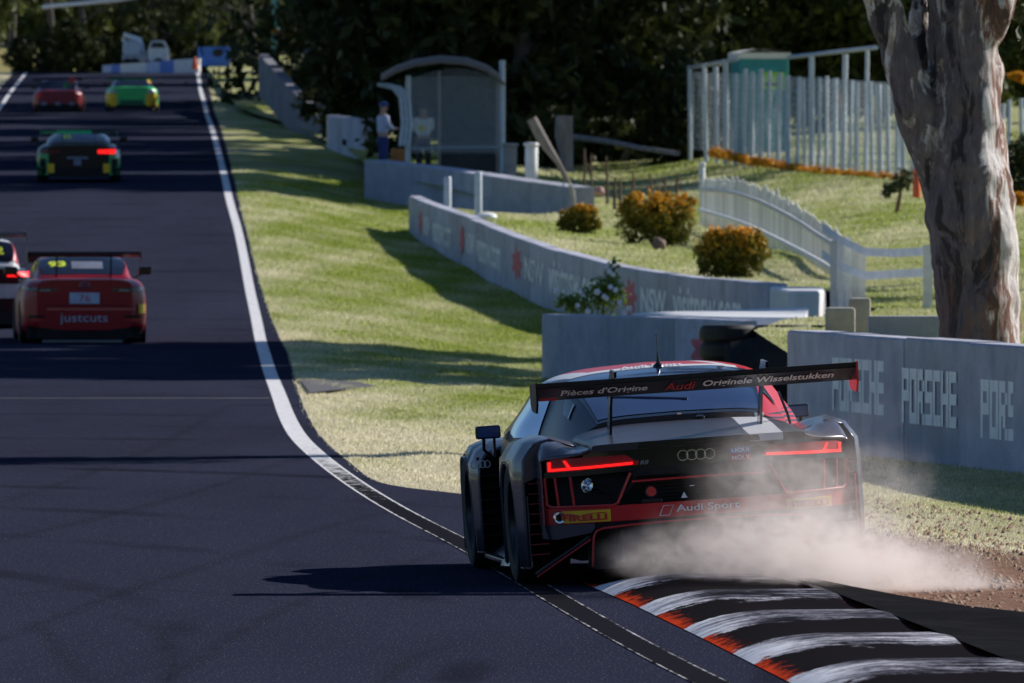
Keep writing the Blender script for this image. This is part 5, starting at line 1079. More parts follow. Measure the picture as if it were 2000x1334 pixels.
    MB().prism([(.62, .07), (2.2, .07), (2.2, .10), (.62, .10)], 0, s * .80, s * .945).build('sill', GREY, R8, bevel=.008)
    # mirror
    mr = MB().box(-.072, .072, -.035, .035, -.038, .038).build('mirror', GLOSSB, R8, bevel=.012, loc=(s * .905, 1.9, .812))
    MB().box(-.062, .062, -.0375, -.0355, -.029, .029).build('mirror_glass', pm('mirror_blue', (.04, .08, .22), .1, coat=.6), mr)
    MB().tube([(s * .93, 1.92, .775), (s * .93, 1.95, .71), (s * .88, 2.0, .66)], .010, 6).build('mirror_stalk', GLOSSB, R8, True)
    MB().prism([(1.93, .775), (2.08, .69), (2.2, .66), (1.95, .66)], 0, s * .86, s * .875).build('mirror_fin', GREY, R8)
    # wheel
    for y in (0, 2.65):
        wh = empty('wheel', (s * .835, y, .342)); wh.parent = R8
        MB().lathe([(.235, -.14), (.30, -.155), (.330, -.145), (.342, -.11), (.343, 0), (.342, .11), (.330, .145), (.30, .155), (.235, .14), (.23, 0)], 'x', (0, 0, 0), 48, True).build('tyre', TYRE, wh, True)
        mb = MB().lathe([(.236, .13), (.228, .135), (.215, .10), (.21, -.05), (.236, -.13), (.24, 0)], 'x', (0, 0, 0), 40, True).lathe([(0, .10), (.04, .10), (.045, .06), (0, .05)], 'x', (0, 0, 0), 16, True)
        for k_ in range(10):
            a = 2 * math.pi * k_ / 10
            for da in (-.10, .10): mb.tube([(.075, .035 * math.cos(a), .035 * math.sin(a)), (.095, .22 * math.cos(a + da), .22 * math.sin(a + da))], [.012, .008], 5)
        rm_ = mb.build('rim', RIM, wh, True); rm_.scale = (s, 1, 1)
        MB().lathe([(.0, -.02), (.17, -.02), (.17, .02), (0, .02)], 'x', (0, 0, 0), 28).build('brake_disc', pm('brake_steel', (.12, .11, .11), .4, .8), wh, True)
    # front canard hint + door shoulder
    # fender decals
    text_on('R8', lambda u, v: (s * 1.003, .36 - .02 + .0 * u, .5), WT, R8) if False else None
# fender skin decals (left front): four small rings
mb = MB()
for k_ in range(4): mb.tube([( -(.935 - .0) - .0 + .018 * math.cos(a) + .026 * (k_ - 1.5) , 2.178, .62 + .020 * math.sin(a)) for a in np.linspace(0, 2 * math.pi, 15)], .0028, 4)
mb.build('ring_emblem', WT, R8)
# tub, floor, diffuser
MB().prism([(-.66, .30), (-.55, .12), (3.2, .09), (3.4, .30), (3.2, .60), (2.2, .70), (.2, .72), (-.66, .60)], 0, -.655, .655).build('tub', VOID, R8)
MB().prism([(-1.00, .085), (-.55, .075), (-.55, .095), (-1.00, .115)], 0, -.62, .62).build('diffuser_floor', CARB, R8)
for x in (-.45, -.22, 0, .22, .45): MB().prism([(-1.0, .10), (-.6, .09), (-.6, .18), (-.93, .30)], 0, x - .005, x + .005).build('diffuser_fin', CARB, R8)
MB().box(-.62, .62, -.62, -.60, .1, .32).build('gearbox_cover', VOID, R8)
# nose
nose = Loft([(2.0, [(.62, .12), (.66, .4), (.68, .66), (.60, .755), (.3, .775), (0, .78)]), (2.65, [(.62, .12), (.66, .4), (.66, .62), (.58, .70), (.3, .73), (0, .735)]), (3.2, [(.80, .12), (.86, .3), (.84, .5), (.6, .60), (.3, .62), (0, .625)]), (3.55, [(.78, .10), (.80, .2), (.78, .35), (.6, .42), (.3, .45), (0, .46)]), (3.66, [(.6, .12), (.6, .2), (.6, .25), (.5, .3), (.3, .31), (0, .32)])])
nose.full('bonnet', GREY, R8, 24, 12)
# cabin
cab = Loft([(-.12, [(.66, .66), (.63, .74), (.57, .80), (.455, .865), (.3, .882), (0, .888)]),
            (.40, [(.70, .66), (.68, .76), (.615, .885), (.49, 1.0), (.3, 1.025), (0, 1.032)]),
            (.82, [(.75, .66), (.71, .78), (.635, .925), (.53, 1.070), (.31, 1.108), (0, 1.118)]),
            (1.20, [(.84, .66), (.82, .78), (.735, .92), (.585, 1.090), (.34, 1.142), (0, 1.157)]),
            (1.50, [(.85, .66), (.825, .79), (.735, .93), (.588, 1.095), (.34, 1.150), (0, 1.165)]),
            (1.90, [(.84, .68), (.81, .79), (.70, .91), (.57, 1.045), (.34, 1.105), (0, 1.120)]),
            (2.35, [(.78, .68), (.74, .75), (.64, .82), (.54, .88), (.32, .93), (0, .945)]),
            (2.70, [(.66, .66), (.62, .69), (.55, .72), (.50, .735), (.3, .755), (0, .76)])])
cab.full('cabin_shell', LIV, R8, 60, 30)
rg = cab.strip('rear_window', GLASS, R8, -.06, .93, lambda a: .60 + .065 * (1 - a) * 0 + .02 * a, .007, 30, 10)
cab.strip('rear_window_frame', GLOSSB, R8, -.115, .97, lambda a: .575, .0035, 30, 10)
for s in (-1, 1):
    cab.patch('side_window', SGLASS, R8, (lambda b2: .86 + .10 * b2) if s < 0 else 1.4, 2.15, .21, .56, s, .006, 18, 8)
    cab.patch('quarter_intake', GLOSSB, R8, lambda b2: .28 + .10 * b2, lambda b2: .46 + .22 * b2, .44, .535, s, .006, 10, 6)
    cab.patch('intake_edge', CHR, R8, lambda b2: .275 + .10 * b2, lambda b2: .292 + .10 * b2, .44, .53, s, .010, 4, 6)
cab.patch('windscreen', GLASS, R8, 1.98, 2.65, .62, 1, 1, .006, 16, 10); cab.patch('windscreen', GLASS, R8, 1.98, 2.65, .62, 1, -1, .006, 16, 10)
# faint lettering and a thin diagonal bar laid on the rear glass
def onglass(y, x, off=.010):
    sec = cab.sec(y); us = np.linspace(0, 1, 60); xs_ = np.array([cab.at(y, u)[0] for u in us]); u = float(np.interp(-abs(x), -xs_, us)); p = cab.at(y, u, 1, off); return (x, p[1], p[2])
GT_ = pm('faint_window_film', (.12, .13, .20), .5, var=.05); GY_ = pm('faint_yellow_film', (.26, .24, .10), .5, var=.05)
text_on('WR', lambda u, v: onglass(.34 + .28 * v, -.18 + .20 * u), GT_, R8, off=.03, shear=.3); text_on('AY', lambda u, v: onglass(.34 + .28 * v, .06 + .19 * u), GY_, R8, off=.03, shear=.3)
MB().tube([onglass(.30, -.36, .012), onglass(.22, -.15, .012), onglass(.14, .08, .012)], .005, 5).build('window_brace', GT_, R8, True)
text_on('Audi Sport', lambda u, v: onglass(1.02 + .13 * v, -.19 + .36 * u, .006), WT, R8, off=.015)
MB().lathe([(0, .0), (.028, .0), (.03, .012), (.012, .02), (0, .02)], 'z', (0, 0, 0), 12).build('wiper_motor', GLOSSB, R8, True, loc=(.11, -.16, .862))
MB().box(-.012, .012, -.01, .01, 0, .012).build('window_clip', CHR, R8, loc=(0.0, -.10, .888))
# roof antenna and pods
an = MB().lathe([(.035, 0), (.03, .02), (.012, .035), (.008, .07), (.0022, .10), (.0022, .185), (.004, .187), (.004, .197), (0, .2)], 'z', (0, 0, 0), 10).build('antenna', GLOSSB, R8, True, loc=(.018, 1.0, 1.132))
for x, y in ((-.06, 1.75), (.46, 1.75)): MB().box(-.025, .025, -.04, .04, -.03, .018).build('roof_pod', GLOSSB, R8, bevel=.006, loc=(x, y, cab.at(y, .9)[2] if abs(x) < .2 else 1.10))
# rear wing
ch = [(-1.165, 1.137), (-1.12, 1.137), (-1.02, 1.123), (-.92, 1.098), (-.865, 1.07), (-.862, 1.055), (-.885, 1.043), (-.92, 1.038), (-1.168, 1.110)]
MB().prism(ch, 0, -.898, .885).build('rear_wing', CARB, R8)
MB().box(-.898, .885, -1.176, -1.166, 1.118, 1.141).build('gurney_flap', CARB, R8)
def wingf(xc, w): 
    def fn(u, v):
        t = .24 + .62 * v; return (xc + w * (u - .5), -.92 - .248 * t - .003, 1.038 + .072 * t - .005)
    return fn
WTD = pm('wing_lettering', (.88, .88, .90), .5, var=.03, emit=0)
text_on("Pièces d'Origine", wingf(-.515, .485), WTD, R8, off=.02); text_on('Audi', wingf(-.09, .165), RT, R8, off=.01); text_on('Originele Wisselstukken', wingf(.405, .735), WTD, R8, off=.02)
MB().box(-.80, -.70, 0, .002, -.012, .004).build('wing_stripe', RT, R8, loc=(-.08, -1.07, 1.052))
for s in (-1, 1):
    x0 = .898 if s < 0 else .885
    MB().prism([(-1.20, 1.145), (-.84, 1.13), (-.84, 1.02), (-.90, .985), (-1.12, .975), (-1.185, 1.03)], 0, s * x0, s * (x0 + .012)).build('end_plate', CARB if s < 0 else REDP, R8)
    MB().prism([(-.42, .80), (-.56, .79), (-.70, .98), (-.84, 1.10), (-.86, 1.135), (-1.02, 1.14), (-1.05, 1.175), (-.82, 1.185), (-.74, 1.14), (-.62, 1.00)], 0, s * .425 - .007 - .02, s * .425 + .007 - .02).build('wing_upright', GLOSSB, R8)
    MB().tube([(s * .40 + .10 * (s > 0), -.70, 1.0), (s * .55 + .04, -.3, .86), (s * .60 + .02, -.15, .80)], .008, 5).build('wing_brace', GLOSSB, R8) if s > 0 else None
# emblem rings on the tail
mb = MB()
for k_ in range(4): mb.tube([on_face(-.093 + .050 * k_ + .029 * math.cos(a), .684 + .028 * math.sin(a), .010) for a in np.linspace(0, 2 * math.pi, 25)], .0034, 6)
mb.build('ring_emblem', CHR, R8, True)
def facef(x0, x1, z0, z1, off): return lambda u, v: on_face(x0 + (x1 - x0) * u, z0 + (z1 - z0) * v, off)
def sticker(name, x0, x1, z0, z1, mt, off, parent=R8):
    return MB().add([facef(x0, x1, z0, z1, off)(i / 24, j) for i in range(25) for j in (0, 1)], grid_faces(25, 2)).build(name, mt, parent)
st = sticker('sponsor_sticker', .170, .292, .672, .708, BLS, .003); sticker('sticker_lower_half', .172, .294, .633, .672, RT, .003, st)
text_on('LIQUI', facef(.182, .282, .678, .703, .005), WT, st, off=.03); text_on('MOLY', facef(.182, .284, .638, .664, .005), WT, st, off=.03)
text_on('R8', facef(-.335, -.285, .648, .672, .004), pm('badge_grey', (.35, .35, .38), .3, .6), R8, 'badge', off=.02, shear=.3); MB().add([on_face(x, z, .004) for x, z in ((-.362, .646), (-.345, .646), (-.338, .672), (-.355, .672))], [(0, 1, 2, 3)]).build('badge', RT, R8)
for (xa, xb, za, zb, first) in ((-.800, -.512, .345, .412, True), (.475, .748, .340, .398, False)):
    st = sticker('tyre_maker_sticker', xa, xb, za, zb, YEL, .015)
    w = xb - xa; h = zb - za
    text_on('IRELLI', facef(xa + w * .22, xa + w * .93, za + h * .14, za + h * .66, .021), RT, st, off=.04)
    # long-bowed initial letter
    MB().add([facef(xa, xb, za, zb, .022)(u, v) for u, v in ((.10, .2), (.16, .2), (.16, .40), (.21, .40), (.21, .50), (.16, .50), (.16, .60), (.74, .72), (.92, .72), (.92, .80), (.10, .80))], [(0, 1, 2, 5, 6, 10), (2, 3, 4, 5), (6, 7, 8, 9, 10)]).build('lettering', RT, st)
text_on('Audi Sport', facef(-.150, .205, .362, .412, .017), WT, R8, off=.015)
mb = MB(); rb_ = [(-.245, .358), (-.190, .358), (-.165, .412), (-.220, .412)]
mb.tube([on_face(x, z, .017) for x, z in rb_ + rb_[:1]], .0025, 4); mb.build('outlined_rhombus', WT, R8)
mb = MB().lathe([(.030, 0), (.036, -.01), (.032, -.018), (.022, -.016), (.018, 0)], 'y', (0, 0, 0), 20, True); o = mb.build('tow_cap', CHR, R8, True, loc=on_face(-.785, .378, .02)); MB().lathe([(0, -.006), (.018, -.006), (.018, 0), (0, 0)], 'y', (0, 0, 0), 14).build('cap_core', VOID, o)
o = MB().lathe([(.0, .05), (.022, .045), (.034, .004), (.041, -.006), (.038, .006), (.028, .04), (.026, .15), (0, .15)], 'y', (0, 0, 0), 28).build('exhaust_pipe', CHR, R8, True, loc=(-.632, -.955, .552)); o.rotation_euler = (-.25, 0, -.75)
o = MB().lathe([(.028, .0), (.036, -.004), (.036, .02), (0, .02)], 'y', (0, 0, 0), 20).build('rain_lamp', CARB, R8, True, loc=(-.28, -.975, .495)); MB().lathe([(0, .0), (.027, .0), (.027, .01)], 'y', (0, 0, 0), 18).build('lamp_lens', REDM, o)
MB().box(-.06, .06, -.01, .02, -.015, .012).build('lamp_bracket', CARB, R8, bevel=.005, loc=(-.28, -.965, .445))
MB().add([(-.118, -.99, .448), (-.082, -.99, .448), (-.100, -.99, .482)], [(0, 1, 2)]).build('tow_arrow', WT, R8); MB().box(-.015, .01, -.001, 0, -.002, .003).build('lettering', WT, R8, loc=(-.05, -.985, .512))

# ---------------------------------------------------------------- other racing cars
def other_car(label, px, py, s_, yaw, c):
    """origin at the tail on the ground; forward +y. c: dict of dimensions and colours"""
    d = F / s_; X = (px - 1000) / s_; z = CH + (YH - py) / s_; slope = float((zr(d + 3) - zr(d - 3)) / 6)
    T = empty('racing_car', (X, d, z), (math.atan(slope), 0, yaw), label, 'car'); W_, L_, H_, D_ = c['W'] / 2, c['L'], c['H'], c['deck']; B = c['body']
    body = Loft([(0, [(W_ * .66, .28), (W_ * .74, .36), (W_ * .76, .55), (W_ * .76, D_ - .12), (W_ * .68, D_ - .02), (W_ * .35, D_), (0, D_)]),
                 (.10, [(W_ * .80, .25), (W_ * .90, .34), (W_ * .92, .56), (W_ * .89, D_ - .13), (W_ * .70, D_ - .015), (W_ * .35, D_ + .01), (0, D_ + .01)]),
                 (.34, [(W_ * .86, .22), (W_ * .98, .30), (W_ * 1.0, .58), (W_ * .96, D_ - .12), (W_ * .78, D_ + .005), (W_ * .35, D_ + .03), (0, D_ + .03)]),
                 (.9, [(W_ * .94, .16), (W_, .30), (W_ * 1.0, .60), (W_ * .97, D_ - .10), (W_ * .82, D_ + .0), (W_ * .4, D_ + .04), (0, D_ + .04)]),
                 (2.2, [(W_ * .94, .12), (W_ * .96, .25), (W_ * .95, .55), (W_ * .92, D_ - .12), (W_ * .82, D_ - .03), (W_ * .4, D_), (0, D_)]),
                 (3.5, [(W_ * .94, .14), (W_, .28), (W_, .52), (W_ * .95, D_ - .22), (W_ * .75, D_ - .10), (W_ * .4, D_ - .07), (0, D_ - .06)]),
                 (L_ - .2, [(W_ * .9, .16), (W_ * .95, .25), (W_ * .9, .4), (W_ * .8, D_ - .36), (W_ * .6, D_ - .28), (W_ * .3, D_ - .26), (0, D_ - .26)]), (L_, [(W_ * .7, .2), (W_ * .75, .28), (W_ * .7, .38), (W_ * .6, .45), (W_ * .5, .48), (W_ * .3, .5), (0, .5)])])
    body.full('body', B, T, 40, 20)
    y0, y1 = c['cab']; yr0, yr1 = c['roof']; gw = W_ * .80; rw = c.get('rw', .58) * W_ / .95
    cabn = Loft([(y0, [(gw, D_ - .05), (gw * .96, D_ - .01), (gw * .9, D_ + .02), (gw * .8, D_ + .035), (gw * .4, D_ + .045), (0, D_ + .05)]),
                 (y0 + (yr0 - y0) * .5, [(gw, D_ - .05), (gw * .96, D_ + .05), (gw * .92, D_ + (H_ - D_) * .33), (rw * 1.06, D_ + (H_ - D_) * .56), (rw * .5, D_ + (H_ - D_) * .60), (0, D_ + (H_ - D_) * .61)]),
                 (yr0, [(gw, D_ - .05), (gw * .97, D_ + .06), (gw * .90, D_ + (H_ - D_) * .5), (rw, H_ - .06), (rw * .5, H_ - .015), (0, H_ - .01)]),
                 ((yr0 + yr1) / 2, [(gw, D_ - .05), (gw * .97, D_ + .06), (gw * .9, D_ + (H_ - D_) * .5), (rw, H_ - .05), (rw * .5, H_), (0, H_)]),
                 (yr1, [(gw, D_ - .05), (gw * .97, D_ + .05), (gw * .9, D_ + (H_ - D_) * .5), (rw, H_ - .07), (rw * .5, H_ - .02), (0, H_ - .015)]),
                 (y1, [(gw * .95, D_ - .12), (gw * .9, D_ - .10), (gw * .85, D_ - .09), (gw * .7, D_ - .06), (gw * .4, D_ - .05), (0, D_ - .05)])])
    cabn.full('cabin', c.get('cabin', B), T, 36, 20)
    cabn.strip('rear_window', GLASS2, T, y0 + .06, yr0 - .04, .62, .008, 18, 8)
    for s in (-1, 1):
        cabn.patch('side_window', c.get('sideglass', GLASS2), T, yr0 - .1, yr1 + .2, .27, .55, s, .008, 12, 6)
        cabn.patch('windscreen', GLASS2, T, yr1 + .05, y1 - .1, .62, 1, s, .008, 10, 6)
        for y in (.88, c['L'] - .95):
            wh = empty('wheel', (s * (W_ - .145), y, .33)); wh.parent = T
            MB().lathe([(.21, -.12), (.30, -.13), (.33, -.10), (.335, 0), (.33, .10), (.30, .13), (.21, .12)], 'x', (0, 0, 0), 28, True).build('tyre', TYRE, wh, True)
            mb = MB().lathe([(.212, .11), (.19, .09), (.19, -.09), (.212, -.11)], 'x', (0, 0, 0), 24, True)
            for k_ in range(7): a = 2 * math.pi * k_ / 7; mb.tube([(s * .06, 0, 0), (s * .08, .2 * math.cos(a), .2 * math.sin(a))], .018, 5)
            mb.build('rim', c.get('rim', RIM), wh, True)
            # arch opening, dark
            MB().lathe([(0, 0), (.37, 0), (.37, .006), (0, .006)], 'x', (0, 0, 0), 28).build('wheel_arch', VOID, T, loc=(s * (W_ * (1.0 if y < 2 else .995)) - (.0 if s > 0 else .006), y, .335))
        mr = MB().box(-.10, .10, -.04, .04, -.06, .06).build('mirror', c.get('mirror', GLOSSB), T, bevel=.02, loc=(s * (W_ + .08), yr1 + .1, D_ + .10))
        MB().tube([(s * (W_ + .04), yr1 + .1, D_ + .06), (s * (W_ - .10), yr1 + .12, D_ - .02)], .015, 5).build('mirror_stalk', GLOSSB, mr).matrix_parent_inverse = Matrix.Translation(-mr.location)
    # undertray / diffuser
    MB().box(-W_ * .90, W_ * .90, .10, .9, .16, .33).build('rear_valance', VOID, T); MB().box(-W_ * .66, W_ * .66, -.03, .5, .115, .15).build('diffuser', c.get('diff', CARB), T)
    for x in (-.4, -.2, 0, .2, .4): MB().box(x - .01, x + .01, -.02, .4, .15, .28).build('diffuser_fin', CARB, T)
    # wing
    ww, wy, wz, wc = c['wing']; wg = MB().prism([(wy, wz + .045), (wy + .12, wz + .035), (wy + .28, wz - .01), (wy + .27, wz - .04), (wy + .1, wz - .03), (wy - .005, wz + .005)], 0, -ww, ww).build('rear_wing', wc, T)
    for s in (-1, 1):
        MB().box(-.008, .008, wy - .03, wy + .30, wz - .10, wz + .06).build('end_plate', c.get('ep', GLOSSB), T, loc=(s * (ww + .009), 0, 0))
        MB().prism([(wy + .10, wz - .02), (wy + .2, wz - .02), (wy + .35, D_), (wy + .22, D_ - .02)], 0, s * .40 - .01, s * .40 + .01).build('wing_upright', GLOSSB, T)
    yy_ = np.linspace(0, .6, 25); tab = []
    for y in yy_: tab.append(np.array([body.at(y, u)[::2] for u in np.linspace(0, .8, 24)]))
    def fy(x, z):     # where the tail surface stands at (x, z)
        x = abs(x)
        for k_, y in enumerate(yy_):
            xs_ = np.interp(z, tab[k_][:, 1], tab[k_][:, 0])
            if xs_ >= x: 
                if k_ == 0: return 0.0
                return float(yy_[k_ - 1] + (yy_[k_] - yy_[k_ - 1]) * (x - px_) / max(1e-4, xs_ - px_))
            px_ = xs_
        return .5
    T0 = {'fy': fy}
    return T, fy, cabn
def rect(T, fy, name, x0, x1, z0, z1, mt, off=.012, nx=10, nz=4, par=None):
    """patch hugging the tail; z0/z1 may be functions of x"""
    V = []
    for i in range(nx + 1):
        x = x0 + (x1 - x0) * i / nx; a, b2 = z0(x) if callable(z0) else z0, z1(x) if callable(z1) else z1
        for j in range(nz + 1): z = a + (b2 - a) * j / nz; V.append((x, fy(x, z) - off, z))
    return MB().add(V, grid_faces(nx + 1, nz + 1)).build(name, mt, par or T, True)
def rp(T, name, x0, x1, z0, z1, mt, y=-.012, th=.012, par=None): return MB().box(x0, x1, y - .0, y + th, z0, z1).build(name, mt, par or T, bevel=.004)
MRED = paint('metallic_red', (.33, .003, .012), .32, .15)
GLASS2 = pm('dark_race_glass', (.010, .013, .028), .15, var=.1, spec=.4)
# red sedan
def onc(cb, y, x, off=.014):
    us = np.linspace(0, 1, 50); xs_ = np.array([cb.at(y, u)[0] for u in us]); u = float(np.interp(-abs(x), -xs_, us)); p = cb.at(y, u, 1, off); return (x, p[1], p[2])
T, fy, cb = other_car('bright red racing sedan with lettering on its rear bumper, nearest of the cars ahead', 165, 682, 133, math.radians(4.5),
    dict(W=1.84, L=4.4, H=1.36, deck=1.02, body=MRED, cab=(.42, 3.35), roof=(1.25, 2.3), rw=.63, wing=(.82, .12, 1.385, CARB), sideglass=SGLASS))
text_on('justcuts', lambda u, v: (-.36 + .70 * u, -.014, .36 + .16 * v), pm('silver_lettering', (.42, .48, .62), .5), T, off=.0)
pl = rect(T, fy, 'number_plate', -.22, .22, .67, .83, pm('plate_white', (.50, .56, .72), .5), .015); text_on('76', lambda u, v: (-.08 + .17 * u, -.018, .70 + .10 * v), RT, pl, off=.0)
for s in (-1, 1):
    zr0 = lambda x: .845 + .02 * (abs(x) - .4); zr1 = lambda x: .89 + .05 * (abs(x) - .4)
    lp = rect(T, fy, 'tail_lamp', s * .40, s * .90, zr0, zr1, pm('smoked_lamp', (.05, .03, .035), .2, coat=.6), .012); rect(T, fy, 'lamp_chrome', s * .50, s * .66, .852, .872, pm('lamp_silver', (.40, .44, .44), .3, .5), .016, par=lp)
    rect(T, fy, 'reflector', s * .60, s * .80, .42, .44, REDM, .014); rect(T, fy, 'vent', s * .58, s * .82, .46, .50, GLOSSB, .010)
mb = MB().tube([(.075 * math.cos(a), -.016, .935 + .05 * math.sin(a)) for a in np.linspace(0, 2 * math.pi, 20)], .006, 5).tube([(-.06, -.016, .95), (0, -.016, .92), (.06, -.016, .95)], .006, 5); mb.build('maker_emblem', pm('dull_chrome', (.22, .24, .32), .3, .7), T)
rect(T, fy, 'lower_bumper', -.90, .90, .16, lambda x: .30 - .04 * math.cos(x * 3.2), VOID, .016, 24)
MB().box(-.62, .56, -.05, .05, .10, .135).build('diffuser_lip', pm('lip_grey', (.16, .17, .18), .6), T)
rect(T, fy, 'bumper_crease', -.55, .75, .575, .60, pm('red_crease', (.62, .16, .12), .4), .010, 16, 1); rect(T, fy, 'boot_shadow_line', -.62, .62, .64, .648, VOID, .008, 12, 1)
text_on('93', lambda u, v: onc(cb, .74 + .22 * v, -.50 + .26 * u), YNUM, T, 'race_number', off=.05)
text_on('SUPERCHEAP', lambda u, v: onc(cb, .66 + .12 * v, -.14 + .5 * u), pm('film_grey', (.18, .20, .28), .6), T, 'window_lettering') if False else MB().add([onc(cb, y, x, .014) for y in (.66, .80, .94) for x in (-.16, .0, .16, .30)], grid_faces(3, 4)).build('window_film', pm('film_grey', (.18, .20, .28), .6), T, True)
rect(T, fy, 'yellow_roundel', .80, .905, .52, .66, YLP, .010)
# white and red hatch, half out of the picture
T, fy, cb = other_car('white and red racing hatchback with a yellow number, cut off by the left edge', -52, 648, 126, math.radians(4),
    dict(W=1.84, L=4.2, H=1.42, deck=.98, body=GLOSSB, cab=(.12, 3.2), roof=(.62, 2.3), rw=.62, wing=(.80, .02, 1.50, pm('dull_wing', (.12, .12, .15), .5)), cabin=WP))
cb.patch('red_pillar', REDP, T, .22, .9, .30, .60, 1, .010, 8, 6)
for s in (-1, 1): rect(T, fy, 'tail_lamp', s * .52, s * .88, .85, .93, GLOW if s > 0 else LENS, .014)
text_on('12', lambda u, v: onc(cb, .30 + .15 * v, .26 + .22 * u), YNUM, T, 'race_number', off=.05)
rect(T, fy, 'silver_panel', .1, .88, .52, .74, pm('silver_vinyl', (.50, .52, .56), .3, .3), .012); rect(T, fy, 'white_panel', -.85, 0.05, .50, .74, WP, .013)
rect(T, fy, 'lower_bumper', -.90, .90, .14, .32, VOID, .014, 20)
# black and green coupe
T, fy, cb = other_car('black and green racing coupe with a green wing, alone in the middle distance', 154, 355, 80, math.radians(2.0),
    dict(W=2.04, L=4.5, H=1.20, deck=.90, body=GLOSSB, cab=(.25, 3.3), roof=(1.25, 2.1), rw=.52, wing=(.92, .10, 1.20, GLOSSB), ep=GRN))
MB().box(-.50, .36, -.003, .003, -.03, .055).build('wing_banner', pm('bright_green_vinyl', (.03, .55, .22), .5), T, loc=(-.05, .09, 1.20)); MB().box(-.90, -.52, -.003, .003, -.02, .03).build('wing_panel', GRN, T, loc=(0, .09, 1.20))
for s in (-1, 1):
    fe = rect(T, fy, 'fender_end', s * .74, s * 1.01, .16, lambda x: .70 - .1 * abs(abs(x) - .88), GRN, .012, 10, 6); rect(T, fy, 'fender_vent', s * .80, s * .95, .22, .56, VOID, .018, 6, 4, fe)
    rect(T, fy, 'yellow_sticker', s * .60, s * .76, .22, .44, YLP, .018, 4, 3)
    rect(T, fy, 'tail_lamp', s * .46, s * .90, lambda x: .70 - .02 * abs(x), lambda x: .76 + .04 * abs(x), GLOW if s > 0 else pm('dim_lamp', (.10, .005, .01), .3), .013, 10, 3)
rect(T, fy, 'silver_flash', .90, 1.0, .58, .78, WP, .014, 4, 4)
text_on('42', lambda u, v: onc(cb, .55 + .38 * v, -.42 + .24 * u), YNUM, T, 'race_number', off=.05)
BG_ = pm('board_grey', (.20, .22, .32), .5)
rect(T, fy, 'sponsor_board', -.30, .22, .56, .61, BG_, .012); rect(T, fy, 'sponsor_board', -.12, .06, .40, .54, BG_, .012)
MB().add([onc(cb, y, x, .014) for y in (.55, .75, .95) for x in (-.14, .1, .32)], grid_faces(3, 3)).build('window_film', pm('film_grey', (.18, .20, .28), .6), T, True)
cb.patch('white_pillar', WP, T, .5, 1.2, .36, .56, 1, .010, 8, 6)
rect(T, fy, 'lower_bumper', -.72, .72, .12, .34, VOID, .014, 16)
# far red and blue car
T, fy, cb = other_car('dark red racing car with two glowing tail lamps, farthest on the left', 113, 228, 49.5, math.radians(.5),
    dict(W=1.98, L=4.5, H=1.42, deck=1.02, body=paint('deep_red', (.26, .015, .03), .4, .4), cab=(.3, 3.3), roof=(.9, 2.3), rw=.66, wing=(.95, -.02, 1.46, pm('wing_navy', (.03, .035, .08), .5)), cabin=pm('cabin_navy', (.10, .09, .22), .4)))
for s in (-1, 1): rect(T, fy, 'tail_lamp', s * .62, s * .82, .76, .92, pm('dull_red_lamp', (.75, .02, .02), .4), .014, 4, 4)
MB().lathe([(0, -.02), (.12, -.02), (.12, .02), (0, .02)], 'y', (0, 0, 0), 14).build('green_number_disc', pm('number_green', (.04, .40, .12), .5), T, True, loc=(.35, .28, 1.24)); rp(T, 'red_wing_panel', .46, .68, -.12, .12, REDP).location = (0, -.05, 1.45)
rect(T, fy, 'lower_bumper', -.96, .96, .12, .50, VOID, .016, 20)
for x in (-.55, 0, .55): rect(T, fy, 'pale_sticker', x - .10, x + .10, .46, .58, BG_, .020, 3, 3)
# far green and yellow car
T, fy, cb = other_car('bright green and yellow racing car, right one of the two farthest cars', 257, 218, 51.5, math.radians(1.0),
    dict(W=1.98, L=4.5, H=1.28, deck=.92, body=paint('bright_green_paint', (.04, .62, .16), .4, .2), cab=(.35, 3.3), roof=(1.15, 2.2), rw=.54, wing=(.86, .05, 1.24, pm('dark_green_vinyl', (.02, .12, .06), .5)), cabin=GLASS))
for s in (-1, 1):
    rect(T, fy, 'yellow_corner', s * .54, s * .98, .20, lambda x: .70 - .15 * abs(abs(x) - .78), YLP, .014, 10, 6); rect(T, fy, 'tail_lamp', s * .58, s * .94, .72, .84, pm('pale_lamp', (.55, .62, .60), .3), .014, 8, 3)
cb.patch('yellow_pillar', YLP, T, .7, 1.2, .42, .60, 1, .012, 6, 5)
rect(T, fy, 'lower_bumper', -.9, .9, .08, .24, VOID, .018, 16)
rect(T, fy, 'dark_vent', -.44, .44, .24, .44, pm('dark_green_vinyl', (.02, .12, .06), .5), .012, 8, 3)

# ---------------------------------------------------------------- dust thrown up behind the coupe
m = bpy.data.materials.new('dust_air'); m.use_nodes = True; n = m.node_tree.nodes; l = m.node_tree.links; n.remove(n['Principled BSDF'])
pv = n.new('ShaderNodeVolumePrincipled'); pv.inputs['Color'].default_value = (.985, .925, .90, 1); pv.inputs['Anisotropy'].default_value = .45; l.new(pv.outputs[0], n['Material Output'].inputs['Volume'])
co = n.new('ShaderNodeTexCoord').outputs['Object']
def blob(c_, r_, k_):
    mp = n.new('ShaderNodeMapping'); mp.vector_type = 'POINT'; mp.inputs['Scale'].default_value = tuple(1 / q for q in r_); mp.inputs['Location'].default_value = tuple(-a / q for a, q in zip(c_, r_)); l.new(co, mp.inputs['Vector'])
    ln = n.new('ShaderNodeVectorMath'); ln.operation = 'LENGTH'; l.new(mp.outputs[0], ln.inputs[0]); g_ = math_(n, l, 'SUBTRACT', 1, ln.outputs['Value']); g_ = math_(n, l, 'MAXIMUM', g_, 0)
    g_ = math_(n, l, 'POWER', g_, 1.3); return math_(n, l, 'MULTIPLY', g_, k_)
DB = (1.9, 62.2, .0)     # domain origin
